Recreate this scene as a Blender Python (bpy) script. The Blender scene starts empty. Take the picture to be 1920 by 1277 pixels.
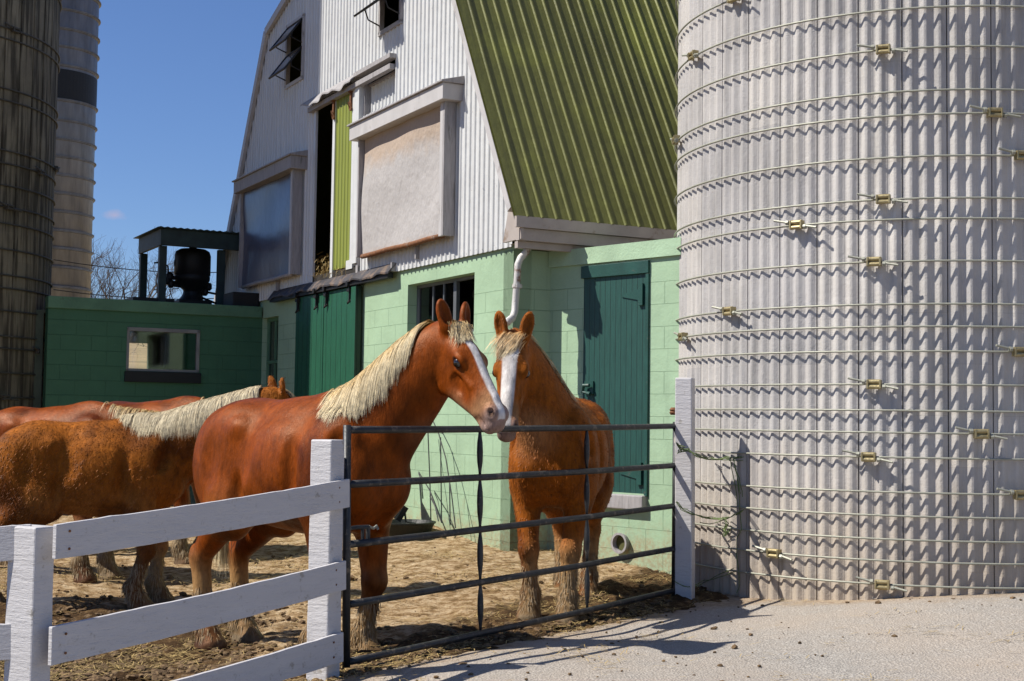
import bpy, math, random
import numpy as np
from math import sin, cos, pi, radians, sqrt
random.seed(7); RNG = np.random.default_rng(7)
scene = bpy.context.scene
COL = scene.collection
A_ = lambda *v: np.array(v, float)
def unit(v): v = np.asarray(v, float); return v/np.linalg.norm(v)

# ---------------------------------------------------------------- camera
FPX, PITCH, ROLL = 2600., .057, .0135
CAM = A_(0, 0, 1.45)
_F = A_(0, cos(PITCH), sin(PITCH)); _X = A_(1, 0, 0); _U = np.cross(_X, _F)
RX = cos(ROLL)*_X+sin(ROLL)*_U; UX = -sin(ROLL)*_X+cos(ROLL)*_U
cd = bpy.data.cameras.new('camera'); cam = bpy.data.objects.new('camera', cd); COL.objects.link(cam)
cd.sensor_width = 36; cd.lens = 36*FPX/1920; cd.clip_start = .1; cd.clip_end = 4000
from mathutils import Matrix, Vector
cam.matrix_world = Matrix([[RX[i], UX[i], -_F[i], CAM[i]] for i in range(3)]+[[0, 0, 0, 1]])
scene.camera = cam
def ray(px, py): return _F+RX*(px-960)/FPX-UX*(py-638.5)/FPX
def atY(px, py, Y): d = ray(px, py); return CAM+d*(Y/d[1])
def onpl(px, py, O, n): d = ray(px, py); return CAM+d*(((O-CAM)@n)/(d@n))

# ---------------------------------------------------------------- light
SUN_AZ = unit(A_(-.985, -.165, 0)); SUN_EL = radians(50)
to_sun = SUN_AZ*cos(SUN_EL)+A_(0, 0, sin(SUN_EL))
sl = bpy.data.lights.new('sun', 'SUN'); sl.energy = 5.0; sl.angle = radians(.5); sl.color = (1, .945, .86)
so = bpy.data.objects.new('sun', sl); COL.objects.link(so)
so.rotation_euler = Vector(to_sun).to_track_quat('Z', 'Y').to_euler()
w = bpy.data.worlds.new('World'); scene.world = w; w.use_nodes = True
wn = w.node_tree; bg = wn.nodes['Background']; bg.inputs['Strength'].default_value = .064
sky = wn.nodes.new('ShaderNodeTexSky'); sky.sky_type = 'NISHITA'; sky.sun_disc = False
sky.sun_elevation = SUN_EL; sky.sun_rotation = math.atan2(SUN_AZ[0], SUN_AZ[1]) % (2*pi)
sky.air_density = 1.0; sky.dust_density = .05; sky.ozone_density = 4.; sky.altitude = 100
tint = wn.nodes.new('ShaderNodeMix'); tint.data_type = 'RGBA'; tint.blend_type = 'MULTIPLY'; tint.inputs[0].default_value = 1
tint.inputs[7].default_value = (.86, .98, 1.26, 1)
wn.links.new(sky.outputs[0], tint.inputs[6])
# one small faint cloud low in the north-west
gc = wn.nodes.new('ShaderNodeTexCoord'); cdir = unit(ray(215, 404)); vm = wn.nodes.new('ShaderNodeVectorMath'); vm.operation = 'SUBTRACT'; vm.inputs[1].default_value = tuple(cdir)
wn.links.new(gc.outputs['Generated'], vm.inputs[0]); mp = wn.nodes.new('ShaderNodeMapping'); mp.inputs['Scale'].default_value = (1, 1, 2.6); wn.links.new(vm.outputs[0], mp.inputs[0])
ln_ = wn.nodes.new('ShaderNodeVectorMath'); ln_.operation = 'LENGTH'; wn.links.new(mp.outputs[0], ln_.inputs[0])
nz_ = wn.nodes.new('ShaderNodeTexNoise'); nz_.inputs['Scale'].default_value = 85; nz_.inputs['Detail'].default_value = 6; wn.links.new(gc.outputs['Generated'], nz_.inputs['Vector'])
m1 = wn.nodes.new('ShaderNodeMath'); m1.operation = 'MULTIPLY'; m1.inputs[1].default_value = -46; wn.links.new(ln_.outputs['Value'], m1.inputs[0])
m2 = wn.nodes.new('ShaderNodeMath'); m2.operation = 'ADD'; wn.links.new(m1.outputs[0], m2.inputs[0]); wn.links.new(nz_.outputs['Fac'], m2.inputs[1])
cr_ = wn.nodes.new('ShaderNodeValToRGB'); cr_.color_ramp.elements[0].position = .02; cr_.color_ramp.elements[1].position = .5; cr_.color_ramp.elements[1].color = (.6, .6, .6, 1); wn.links.new(m2.outputs[0], cr_.inputs[0])
cm_ = wn.nodes.new('ShaderNodeMix'); cm_.data_type = 'RGBA'; wn.links.new(cr_.outputs[0], cm_.inputs[0]); wn.links.new(tint.outputs[2], cm_.inputs[6]); cm_.inputs[7].default_value = (5.6, 5.0, 6.6, 1)
wn.links.new(cm_.outputs[2], bg.inputs[0])
scene.view_settings.view_transform = 'Standard'; scene.view_settings.look = 'None'
scene.view_settings.exposure = 0.50; scene.view_settings.gamma = 1
scene.cycles.max_bounces = 6

# ---------------------------------------------------------------- material kit
ALB = .72   # one overall scale on every base colour, balanced by the exposure
class Mat:
    def __init__(s, name, rough=.8, metal=0., spec=.5):
        s.m = bpy.data.materials.new(name); s.m.use_nodes = True
        s.t = s.m.node_tree; s.b = s.t.nodes['Principled BSDF']
        s.b.inputs['Roughness'].default_value = rough; s.b.inputs['Metallic'].default_value = metal
        s.b.inputs['Specular IOR Level'].default_value = spec
        s.co = s.t.nodes.new('ShaderNodeTexCoord')
    def n(s, k, **kw):
        o = s.t.nodes.new(k)
        for a, v in kw.items(): setattr(o, a, v)
        return o
    def L(s, a, b): s.t.links.new(a, b)
    def put(s, inp, v):
        if hasattr(v, 'is_output') or isinstance(v, bpy.types.NodeSocket): s.L(v, inp)
        elif isinstance(v, (tuple, list)) and len(v) == 3 and inp.type == 'RGBA': inp.default_value = (*v, 1)
        else: inp.default_value = v
    def coord(s, kind='Object', scale=(1, 1, 1), loc=(0, 0, 0)):
        mp = s.n('ShaderNodeMapping'); s.L(s.co.outputs[kind], mp.inputs[0])
        mp.inputs['Scale'].default_value = scale; mp.inputs['Location'].default_value = loc
        return mp.outputs[0]
    def noise(s, co, scale, detail=4, rough=.55, dist=0):
        o = s.n('ShaderNodeTexNoise'); s.L(co, o.inputs['Vector']); o.inputs['Scale'].default_value = scale
        o.inputs['Detail'].default_value = detail; o.inputs['Roughness'].default_value = rough; o.inputs['Distortion'].default_value = dist
        return o.outputs['Fac']
    def vor(s, co, scale, feat='F1'):
        o = s.n('ShaderNodeTexVoronoi', feature=feat); s.L(co, o.inputs['Vector']); o.inputs['Scale'].default_value = scale
        return o.outputs['Distance']
    def ramp(s, f, *st):
        o = s.n('ShaderNodeValToRGB'); s.L(f, o.inputs[0]); e = o.color_ramp.elements
        while len(e) < len(st): e.new(.5)
        for i, (p_, c) in enumerate(st):
            e[i].position = p_; e[i].color = (c, c, c, 1) if not isinstance(c, tuple) else (*c, 1)
        return o.outputs[0]
    def mix(s, f, a, b, mode='MIX'):
        o = s.n('ShaderNodeMix', data_type='RGBA', blend_type=mode)
        s.put(o.inputs[0], f); s.put(o.inputs[6], a); s.put(o.inputs[7], b); return o.outputs[2]
    def math(s, op, a, b=0., clamp=False):
        o = s.n('ShaderNodeMath', operation=op, use_clamp=clamp); s.put(o.inputs[0], a); s.put(o.inputs[1], b); return o.outputs[0]
    def sep(s, co):
        o = s.n('ShaderNodeSeparateXYZ'); s.L(co, o.inputs[0]); return o.outputs
    def col(s, c): s.put(s.b.inputs['Base Color'], s.mix(1., c, (ALB, ALB, ALB), 'MULTIPLY')); return s
    def rough(s, c): s.put(s.b.inputs['Roughness'], c); return s
    def bump(s, h, dist=.01, strength=1.):
        o = s.n('ShaderNodeBump'); s.L(h, o.inputs['Height']); o.inputs['Distance'].default_value = dist
        o.inputs['Strength'].default_value = strength
        if s.b.inputs['Normal'].is_linked: s.L(s.b.inputs['Normal'].links[0].from_socket, o.inputs['Normal'])
        s.L(o.outputs[0], s.b.inputs['Normal']); return s
def simple(name, c, rough=.8, metal=0, var=.25, scale=6, bmp=.002, bscale=60, dirt=None, stretch=(1, 1, 1), spec=.4):
    M = Mat(name, rough, metal, spec); co = M.coord('Object', stretch)
    n = M.noise(co, scale, 5); d = tuple(x*(1-var) for x in c); e = tuple(min(1, x*(1+var)) for x in c)
    cc = M.ramp(n, (.3, d), (.7, e))
    if dirt: cc = M.mix(M.ramp(M.noise(co, dirt[1], 6, .65), (dirt[2], 0.), (dirt[2]+.12, 1.)), cc, dirt[0])
    M.col(cc)
    if bmp: M.bump(M.noise(co, bscale, 4), bmp)
    return M.m

# ---------------------------------------------------------------- mesh kit
class MB:
    def __init__(s): s.v = []; s.f = []; s.mi = []; s.nv = 0
    def raw(s, V, Fc, mi=0):
        V = np.asarray(V, float).reshape(-1, 3); s.v.append(V)
        for q in Fc: s.f.append(tuple(int(i)+s.nv for i in q)); s.mi.append(mi)
        s.nv += len(V); return s
    def hexa(s, P, mi=0):  # 8 points: bottom loop 0-3, top loop 4-7
        return s.raw(P, [(0, 3, 2, 1), (4, 5, 6, 7), (0, 1, 5, 4), (1, 2, 6, 5), (2, 3, 7, 6), (3, 0, 4, 7)], mi)
    def box(s, O, a, b, c, A, B, Cc, mi=0):  # frame origin O, axes a,b,c; ranges
        P = [O+a*A[i]+b*B[j]+c*Cc[k] for k in (0, 1) for i, j in ((0, 0), (1, 0), (1, 1), (0, 1))]
        return s.hexa(P, mi)
    def tube(s, pts, r, n=8, mi=0, cap=True, flat=None):
        pts = [np.asarray(p, float) for p in pts]; m = len(pts)
        rr = r if hasattr(r, '__len__') else [r]*m
        V = []; up = None
        for i, p in enumerate(pts):
            t = unit(pts[min(i+1, m-1)]-pts[max(i-1, 0)])
            if up is None: up = A_(0, 0, 1) if abs(t[2]) < .9 else A_(1, 0, 0)
            x = unit(np.cross(t, up)); up = unit(np.cross(x, t))
            for k in range(n):
                a = 2*pi*k/n; fx = 1 if flat is None else flat[0]; fy = 1 if flat is None else flat[1]
                V.append(p+rr[i]*(x*cos(a)*fx+up*sin(a)*fy))
        Fc = [(i*n+k, i*n+(k+1) % n, (i+1)*n+(k+1) % n, (i+1)*n+k) for i in range(m-1) for k in range(n)]
        if cap: Fc += [tuple(range(n))[::-1], tuple((m-1)*n+k for k in range(n))]
        return s.raw(V, Fc, mi)
    def lathe(s, O, prof, n=24, mi=0, axis=None):
        O = np.asarray(O, float); ax = A_(0, 0, 1) if axis is None else unit(axis)
        x = unit(np.cross(ax, A_(0, 1, .01))); y = np.cross(ax, x)
        V = [O+ax*z+(x*cos(2*pi*k/n)+y*sin(2*pi*k/n))*r for r, z in prof for k in range(n)]
        m = len(prof)
        Fc = [(i*n+k, i*n+(k+1) % n, (i+1)*n+(k+1) % n, (i+1)*n+k) for i in range(m-1) for k in range(n)]
        Fc += [tuple(range(n))[::-1], tuple((m-1)*n+k for k in range(n))]
        return s.raw(V, Fc, mi)
def mesh_obj(name, V, Fc, mats, parent=None, base=None, smooth=False, uvf=None, mi=None, bevel=0, vcol=None):
    """V in world coordinates; a part's origin is its thing's base."""
    V = np.asarray(V, float)
    if parent is not None: base = np.array(parent['_b']) if '_b' in parent else A_(0, 0, 0)
    if base is None: base = A_(0, 0, 0)
    me = bpy.data.meshes.new(name); me.from_pydata((V-base).tolist(), [], Fc) if not isinstance(Fc, np.ndarray) else me.from_pydata((V-base).tolist(), [], Fc.tolist())
    for m in (mats if isinstance(mats, (list, tuple)) else [mats]): me.materials.append(m)
    if mi is not None: me.polygons.foreach_set('material_index', mi)
    if smooth: me.polygons.foreach_set('use_smooth', [True]*len(me.polygons))
    if uvf is not None:
        uv = me.uv_layers.new(name='UVMap'); L = np.zeros(len(me.loops), int); me.loops.foreach_get('vertex_index', L)
        U = uvf(V)[L]; uv.data.foreach_set('uv', U.astype(np.float32).ravel())
    if vcol is not None:
        at = me.color_attributes.new('coat', 'FLOAT_COLOR', 'POINT')
        c4 = np.ones((len(V), 4), np.float32); c4[:, :vcol.shape[1]] = vcol; at.data.foreach_set('color', c4.ravel())
    me.update()
    o = bpy.data.objects.new(name, me); COL.objects.link(o)
    if parent is not None: o.parent = parent
    else: o.location = base
    o['_b'] = list(map(float, base))
    if bevel:
        b = o.modifiers.new('bevel', 'BEVEL'); b.width = bevel; b.segments = 2; b.limit_method = 'ANGLE'; b.angle_limit = .6
    return o
def put(name, mb, mats, parent=None, base=None, smooth=False, uvf=None, bevel=0, each=False):
    if each:   # every chunk a part of its own
        k = 0
        for V in mb.v:
            fs = [(f, m) for f, m in zip(mb.f, mb.mi) if k <= f[0] < k+len(V)]
            o = mesh_obj(name, V, [tuple(i-k for i in f) for f, _ in fs], mats, parent, base, smooth, uvf, [m for _, m in fs], bevel); k += len(V)
        return o
    return mesh_obj(name, np.concatenate(mb.v), mb.f, mats, parent, base, smooth, uvf, mb.mi, bevel)
def tag(o, label=None, cat=None, group=None, kind=None):
    if label: o['label'] = label
    if cat: o['category'] = cat
    if group: o['group'] = group
    if kind: o['kind'] = kind
    return o
def thing(name, label, cat, loc, group=None):
    o = bpy.data.objects.new(name, None); COL.objects.link(o); o.location = loc; o['_b'] = [float(x) for x in loc]
    o.empty_display_size = .2
    return tag(o, label, cat, group)
class PL:  # vertical wall plane: u runs along, n outward
    def __init__(s, O, h): s.O = A_(O[0], O[1], 0); s.u = A_(-sin(h), cos(h), 0); s.n = A_(-cos(h), -sin(h), 0); s.z = A_(0, 0, 1)
    def P(s, t, z, off=0): return s.O+s.u*t+s.n*off+s.z*z
    def at(s, px, py, off=0): P = onpl(px, py, s.O+s.n*off, s.n); return (P-s.O)@s.u, P[2]
    def box(s, mb, T, Z, D, mi=0): return mb.box(s.O, s.u, s.n, s.z, T, D, Z, mi)
    def uv(s, V): return np.stack([(V-s.O)@s.u, V[:, 2]], 1)
    def sheet(s, mb, prof, top, bot, d0=0, holes=(), mi=0):
        """corrugated cladding: prof = list of (t,d); top/bot = functions of t"""
        for (ta, da), (tb, db) in zip(prof[:-1], prof[1:]):
            tm = (ta+tb)/2; iv = [(bot(tm), None, None)]
            hs = sorted([(h[2], h[3]) for h in holes if h[0] < tm < h[1]])
            segs = []; lo = None
            for z0, z1 in hs: segs.append((lo, z0)); lo = z1
            segs.append((lo, None))
            for a, b in segs:
                za0, za1 = (bot(ta), bot(tb)) if a is None else (a, a)
                zb0, zb1 = (top(ta), top(tb)) if b is None else (b, b)
                if zb0 <= za0 and zb1 <= za1: continue
                mb.raw([s.P(ta, za0, d0+da), s.P(tb, za1, d0+db), s.P(tb, zb1, d0+db), s.P(ta, zb0, d0+da)], [(0, 1, 2, 3)], mi)
    def wall(s, mb, T, Z, D, holes=(), mi=0):
        ts = sorted({T[0], T[1], *[x for h in holes for x in h[:2]]}); zs = sorted({Z[0], Z[1], *[x for h in holes for x in h[2:4]]})
        solid = lambda i, j: 0 <= i < len(ts)-1 and 0 <= j < len(zs)-1 and not any(h[0] < (ts[i]+ts[i+1])/2 < h[1] and h[2] < (zs[j]+zs[j+1])/2 < h[3] for h in holes)
        for i in range(len(ts)-1):
            for j in range(len(zs)-1):
                if not solid(i, j): continue
                a, b, c, d = ts[i], ts[i+1], zs[j], zs[j+1]; P = s.P; q = [(0, 1, 2, 3)]
                for o in D: mb.raw([P(a, c, o), P(b, c, o), P(b, d, o), P(a, d, o)], q, mi)
                if not solid(i-1, j): mb.raw([P(a, c, D[0]), P(a, d, D[0]), P(a, d, D[1]), P(a, c, D[1])], q, mi)
                if not solid(i+1, j): mb.raw([P(b, c, D[0]), P(b, d, D[0]), P(b, d, D[1]), P(b, c, D[1])], q, mi)
                if not solid(i, j-1): mb.raw([P(a, c, D[0]), P(b, c, D[0]), P(b, c, D[1]), P(a, c, D[1])], q, mi)
                if not solid(i, j+1): mb.raw([P(a, d, D[0]), P(b, d, D[0]), P(b, d, D[1]), P(a, d, D[1])], q, mi)
def ribs(t0, t1, period, shape):
    out = []; k = math.floor(t0/period)
    while k*period < t1:
        out += [(k*period+a*period, d) for a, d in shape]; k += 1
    out = [(t, d) for t, d in out if t0 < t < t1]; return [(t0, out[0][1])]+out+[(t1, out[-1][1])]

# numpy fbm noise
def vnoise(x, y, seed=0):
    xi = np.floor(x).astype(np.int64); yi = np.floor(y).astype(np.int64); xf = x-xi; yf = y-yi
    def h(a, b):
        n = (a*374761393+b*668265263+seed*1442695041) & 0xffffffff; n = ((n ^ (n >> 13))*1274126177) & 0xffffffff
        return ((n ^ (n >> 16)) & 0xffff)/65535.
    u = xf*xf*(3-2*xf); v = yf*yf*(3-2*yf)
    return (h(xi, yi)*(1-u)+h(xi+1, yi)*u)*(1-v)+(h(xi, yi+1)*(1-u)+h(xi+1, yi+1)*u)*v
def fbm(x, y, f, o=4, seed=0):
    r = 0; a = .5
    for i in range(o): r = r+a*(vnoise(x*f, y*f, seed+i*7)-.5); f *= 2.07; a *= .5
    return r*2

# ---------------------------------------------------------------- terrain
_C = np.array([(-2, 6, -.12), (-1, 7.8, 0), (-1.95, 9.5, -.16), (-1, 8.7, -.01), (.2, 10, -.02), (.5, 11, .04), (1.35, 11.0, .03), (1.9, 11.05, .06),
 (2.57, 10.46, .155), (3.77, 10.22, .24), (1.55, 11.75, .03), (0, 13.2, .18), (-.85, 14.8, .34), (1.2, 12.35, .17), (.8, 12.75, .16), (3, 8, .05), (0, 6, 0), (-3.3, 11, -.07),
 (-3, 12.5, .0), (-5, 18, .25), (-3, 15.5, .25), (-2.5, 17, .38), (-4, 8, -.15), (0, 3, 0), (4, 5, .05), (-.3, 11.5, .08), (6, 9, .2), (-6, 14, 0.1)], float)
_K = lambda x, y: np.exp(-((x[:, None]-_C[None, :, 0])**2+(y[:, None]-_C[None, :, 1])**2)/(2*1.7**2))
_Wt = np.linalg.solve(_K(_C[:, 0], _C[:, 1])+.06*np.eye(len(_C)), _C[:, 2])
def smooth_h(x, y):
    x = np.atleast_1d(np.asarray(x, float)); y = np.atleast_1d(np.asarray(y, float)); out = np.zeros(x.size); X, Y = x.ravel(), y.ravel()
    m = (np.abs(X) < 14) & (Y < 28) & (Y > -6)
    if m.any(): out[m] = _K(X[m], Y[m])@_Wt
    d = np.hypot(X, Y); s = np.clip((d-38)/150, 0, 1); out += 11*s*s*(3-2*s)*(Y > 0)
    return out.reshape(x.shape)
def gh(x, y): return float(smooth_h(x, y)[0])
# signed distance to the yard/pavement edge (positive = pavement side)
GATE_A = A_(-.93, 7.85); GATE_B = A_(1.29, 11.0); GD = unit(GATE_B-GATE_A); GN = A_(GD[1], -GD[0])
SILO_C = A_(3.558, 12.29); SILO_R = 2.082
def edge(x, y):
    d = (x-GATE_A[0])*GN[0]+(y-GATE_A[1])*GN[1]-.10
    return d+.10*fbm(x, y, .9, 3, 5)-.12*np.exp(-((x-1.4)**2+(y-11.1)**2)/1.2)
def sstep(a, b, x): t = np.clip((x-a)/(b-a), 0, 1); return t*t*(3-2*t)

# ---------------------------------------------------------------- materials
def cmu(name, c, dark, mortar_top=2.72, base_dirt=True):
    M = Mat(name, .62, 0, .35); uv = M.coord('UV', loc=(.03, -.087, 0))
    b = M.n('ShaderNodeTexBrick'); M.L(uv, b.inputs['Vector'])
    for k, v in (('Scale', 1.), ('Mortar Size', .0045), ('Mortar Smooth', .35), ('Brick Width', .403), ('Row Height', .2015)): b.inputs[k].default_value = v
    sx = M.sep(M.coord('UV')); mask = M.math('LESS_THAN', sx[1], mortar_top); mor = M.math('MULTIPLY', b.outputs['Fac'], mask)  # mortar lines stop at this height, smooth lintel band above
    vert = M.noise(M.coord('UV', (1, 1, 1)), 1.3, 3)
    co = M.coord('Object'); n1 = M.noise(co, 1.7, 5, .6); n2 = M.noise(co, 38, 4, .7)
    cc = M.ramp(n1, (.25, tuple(x*.86 for x in c)), (.75, tuple(min(1, x*1.08) for x in c)))
    cc = M.mix(M.math('MULTIPLY', mor, .26), cc, dark)
    spk = M.ramp(M.noise(co, 17, 6, .75), (.70, 0.), (.725, 1.)); cc = M.mix(M.math('MULTIPLY', spk, .45), cc, tuple(x*.45 for x in c))
    if base_dirt:
        low = M.ramp(M.math('ADD', sx[1], M.math('MULTIPLY', M.noise(co, 5, 5, .7), .9)), (.78, 1.), (1.15, 0.))
        blot = M.ramp(M.noise(co, 30, 6, .7), (.42, .3), (.6, 1.)); cc = M.mix(M.math('MULTIPLY', M.math('MULTIPLY', low, blot), .8), cc, (.42, .34, .2))
    ch = M.ramp(M.noise(M.coord('Object', (1, 1, .7)), 26, 7, .8), (.695, 0.), (.705, 1.)); reg = M.ramp(M.noise(co, .8, 3), (.48, 0.), (.6, 1.)); cc = M.mix(M.math('MULTIPLY', M.math('MULTIPLY', ch, reg), .7), cc, (.74, .76, .70))
    dr = M.ramp(M.noise(M.coord('Object', (5, 5, .35)), 2.1, 6, .65), (.56, 0.), (.70, 1.)); cc = M.mix(M.math('MULTIPLY', dr, .22), cc, tuple(x*.55 for x in c))
    M.col(cc)
    M.bump(M.math('MULTIPLY', mor, -1.), .006); M.bump(n2, .003); M.bump(M.noise(co, 6, 4), .008)
    return M.m
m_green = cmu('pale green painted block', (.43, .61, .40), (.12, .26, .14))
m_green_shade = cmu('green painted block darkened for shade', (.07, .20, .105), (.03, .10, .05))  # outbuilding green darkened, its shade is put into the colour
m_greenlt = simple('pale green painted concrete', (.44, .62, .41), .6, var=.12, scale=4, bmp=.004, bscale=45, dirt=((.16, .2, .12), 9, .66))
m_greenlt_shade = simple('green painted concrete', (.12, .26, .15), .6, var=.15, scale=4, bmp=.004, bscale=45, dirt=((.08, .1, .06), 8, .6))  # darker green for shaded parapet and window frame, shade put into the colour
def siding_mat(name, c, rust=.62):
    M = Mat(name, .42, 0, .5); co = M.coord('Object'); st = M.coord('Object', (6, 6, .5))
    cc = M.ramp(M.noise(st, 2.2, 5, .6), (.3, tuple(x*.86 for x in c)), (.65, c))
    cc = M.mix(M.math('MULTIPLY', M.ramp(M.noise(co, 2.2, 6, .7), (.55, 0.), (.75, 1.)), .25), cc, tuple(x*.6 for x in c))
    M.col(cc); M.bump(M.noise(co, 3.5, 3), .012); return M.m
m_white = siding_mat('white metal siding', (.80, .81, .80))
m_trim = simple('weathered white trim', (.60, .58, .57), .55, var=.1, scale=5, bmp=.001, dirt=((.34, .30, .27), 7, .6), stretch=(1, 1, .5))
m_trimg = simple('grey weathered wood trim', (.42, .40, .40), .7, var=.2, scale=8, bmp=.003, stretch=(5, 5, .6), dirt=((.2, .19, .18), 4, .58))
def roof_mat():
    M = Mat('moss green metal roof', .5, 0, .45); co = M.coord('Object'); uv = M.coord('UV', (18, .9, 1))
    cc = M.ramp(M.noise(uv, 1.6, 6, .65), (.3, (.105, .112, .024)), (.7, (.19, .20, .043)))
    cc = M.mix(M.math('MULTIPLY', M.ramp(M.noise(co, 9, 6, .75), (.48, 0.), (.66, 1.)), .5), cc, (.11, .12, .03))
    cc = M.mix(M.math('MULTIPLY', M.ramp(M.noise(co, 1.1, 4, .6), (.5, 0.), (.7, 1.)), .5), cc, (.27, .30, .05))
    wn_ = M.n('ShaderNodeTexWhiteNoise', noise_dimensions='1D'); M.L(M.math('FLOOR', M.math('DIVIDE', M.sep(M.coord('UV'))[0], .93)), wn_.inputs['W'])
    cc = M.mix(1., cc, M.ramp(wn_.outputs['Value'], (0., .80), (1., 1.16)), 'MULTIPLY'); rs = M.ramp(M.noise(M.coord('UV', (9, .7, 1)), 2.3, 7, .7), (.60, 0.), (.68, 1.)); cc = M.mix(M.math('MULTIPLY', rs, .5), cc, (.10, .085, .03))
    M.col(cc); M.bump(M.noise(co, 30, 4, .7), .003); M.bump(M.noise(co, 2.2, 3), .015); return M.m
m_roof = roof_mat()
m_olive = simple('olive green metal', (.29, .335, .06), .45, var=.1, scale=4, bmp=.001, stretch=(4, 4, .5))
def boards(name, c, worn, pitch=.1):
    M = Mat(name, .5, 0, .45); co = M.coord('Object'); uv = M.coord('UV'); sx = M.sep(uv)
    st = M.coord('UV', (14, 1.2, 1))
    cc = M.ramp(M.noise(st, 3, 5, .65), (.3, tuple(x*.75 for x in c)), (.7, tuple(x*1.15 for x in c)))
    sc = M.ramp(M.noise(M.coord('UV', (5, 1.6, 1)), 7, 7, .78), (.60, 0.), (.66, 1.)); lowm = M.ramp(sx[1], (.3, 1.), (1., .12))
    cc = M.mix(M.math('MULTIPLY', M.math('MULTIPLY', sc, lowm), .55), cc, worn)
    fr = M.math('FRACT', M.math('DIVIDE', sx[0], pitch)); g = M.math('MULTIPLY', M.math('LESS_THAN', fr, .07), 1.)
    cc = M.mix(M.math('MULTIPLY', g, .85), cc, tuple(x*.15 for x in c)); M.col(cc)
    M.bump(M.math('MULTIPLY', g, -1.), .006); M.bump(M.noise(st, 9, 4), .002); return M.m
m_door = boards('dark green painted boards', (.016, .085, .068), (.30, .42, .36), .066)
m_sdoor = boards('green painted sliding door', (.018, .115, .062), (.32, .42, .33), .17)
m_doortrim = simple('dark green trim', (.016, .08, .064), .5, var=.2, bmp=.002, dirt=((.14, .10, .08), 12, .62))
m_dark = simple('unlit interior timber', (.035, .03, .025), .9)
m_black = simple('black iron', (.012, .012, .013), .55, metal=0, var=.2)
m_rust = simple('rusty metal', (.22, .09, .035), .8, var=.4, scale=20, dirt=((.4, .35, .3), 9, .6))
m_gutter = simple('chipped white downspout', (.72, .70, .66), .45, var=.08, dirt=((.25, .12, .05), 9, .52))
m_alu = simple('grey aluminium frame', (.20, .21, .22), .4, metal=.3, var=.1)
m_awht = simple('dull white window frame', (.30, .29, .27), .5, var=.15)
def glass_mat(name, tint=.9):
    M = Mat(name, .04, 0, .5); t = M.n('ShaderNodeBsdfTransparent'); t.inputs[0].default_value = (tint, tint, tint, 1)
    g = M.n('ShaderNodeBsdfGlossy'); g.inputs['Roughness'].default_value = .04
    fr = M.n('ShaderNodeFresnel'); fr.inputs[0].default_value = 1.5; mx = M.n('ShaderNodeMixShader')
    M.L(M.math('MULTIPLY', fr.outputs[0], 1.6, True), mx.inputs[0]); M.L(t.outputs[0], mx.inputs[1]); M.L(g.outputs[0], mx.inputs[2])
    M.L(mx.outputs[0], M.t.nodes['Material Output'].inputs[0]); return M.m
m_glass = glass_mat('window glass'); m_glassd = glass_mat('dusty dark glass', .5)
def cloth(name, c, st):
    M = Mat(name, .75, 0, .3); co = M.coord('Object')
    cc = M.ramp(M.noise(M.coord('Object', (2, 2, .7)), 2.4, 5, .6), (.3, tuple(x*.95 for x in c)), (.7, c))
    sx = M.sep(M.coord('UV')); top = M.ramp(M.math('ADD', sx[1], M.math('MULTIPLY', M.noise(co, 3, 4), .35)), (.86, 0.), (1.02, 1.)); bot = M.ramp(M.math('ADD', sx[1], M.math('MULTIPLY', M.noise(co, 6, 5), .16)), (.02, 1.), (.13, 0.))
    cc = M.mix(M.math('MULTIPLY', M.math('MAXIMUM', top, bot), .5), cc, st); M.col(cc)
    M.bump(M.noise(M.coord('Object', (1, 1, .6)), 2.6, 4, .6), .05); M.bump(M.noise(co, 9, 3), .01); return M.m
m_cloth = cloth('pale canvas curtain', (.52, .495, .48), (.50, .32, .17))
m_cloth_shade = simple('plastic curtain darkened grey blue for shade', (.11, .12, .18), .3, var=.2, scale=1.4, bmp=.02, bscale=1.6, spec=.6)  # left curtain darkened, the shade it hangs in is part of the colour
m_straw = simple('straw', (.50, .36, .14), .8, var=.35, scale=30)
def fence_mat(name, c):
    M = Mat(name, .55, 0, .4); co = M.coord('Object'); st = M.coord('Object', (1.5, 1.5, 9))
    cc = M.ramp(M.noise(st, 2, 5), (.3, tuple(x*.92 for x in c)), (.7, c))
    fl = M.ramp(M.noise(co, 11, 8, .72), (.60, 0.), (.66, 1.)); cc = M.mix(M.math('MULTIPLY', fl, .6), cc, (.30, .26, .19))
    cr = M.ramp(M.noise(M.coord('Object', (1.2, 1.2, 10)), 1.6, 7, .6), (.495, 0.), (.5, 1.), (.505, 0.))
    M.col(M.mix(M.math('MULTIPLY', cr, .25), cc, (.12, .11, .1))); M.bump(M.noise(st, 6, 6, .7), .006); M.bump(M.noise(co, 70, 3), .0015); return M.m
m_fence = fence_mat('flaking white paint', (.72, .70, .70))
m_gate = simple('worn dark gate tube', (.045, .048, .052), .45, metal=.35, var=.35, scale=14, bmp=.0015, dirt=((.20, .17, .14), 16, .56))
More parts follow.
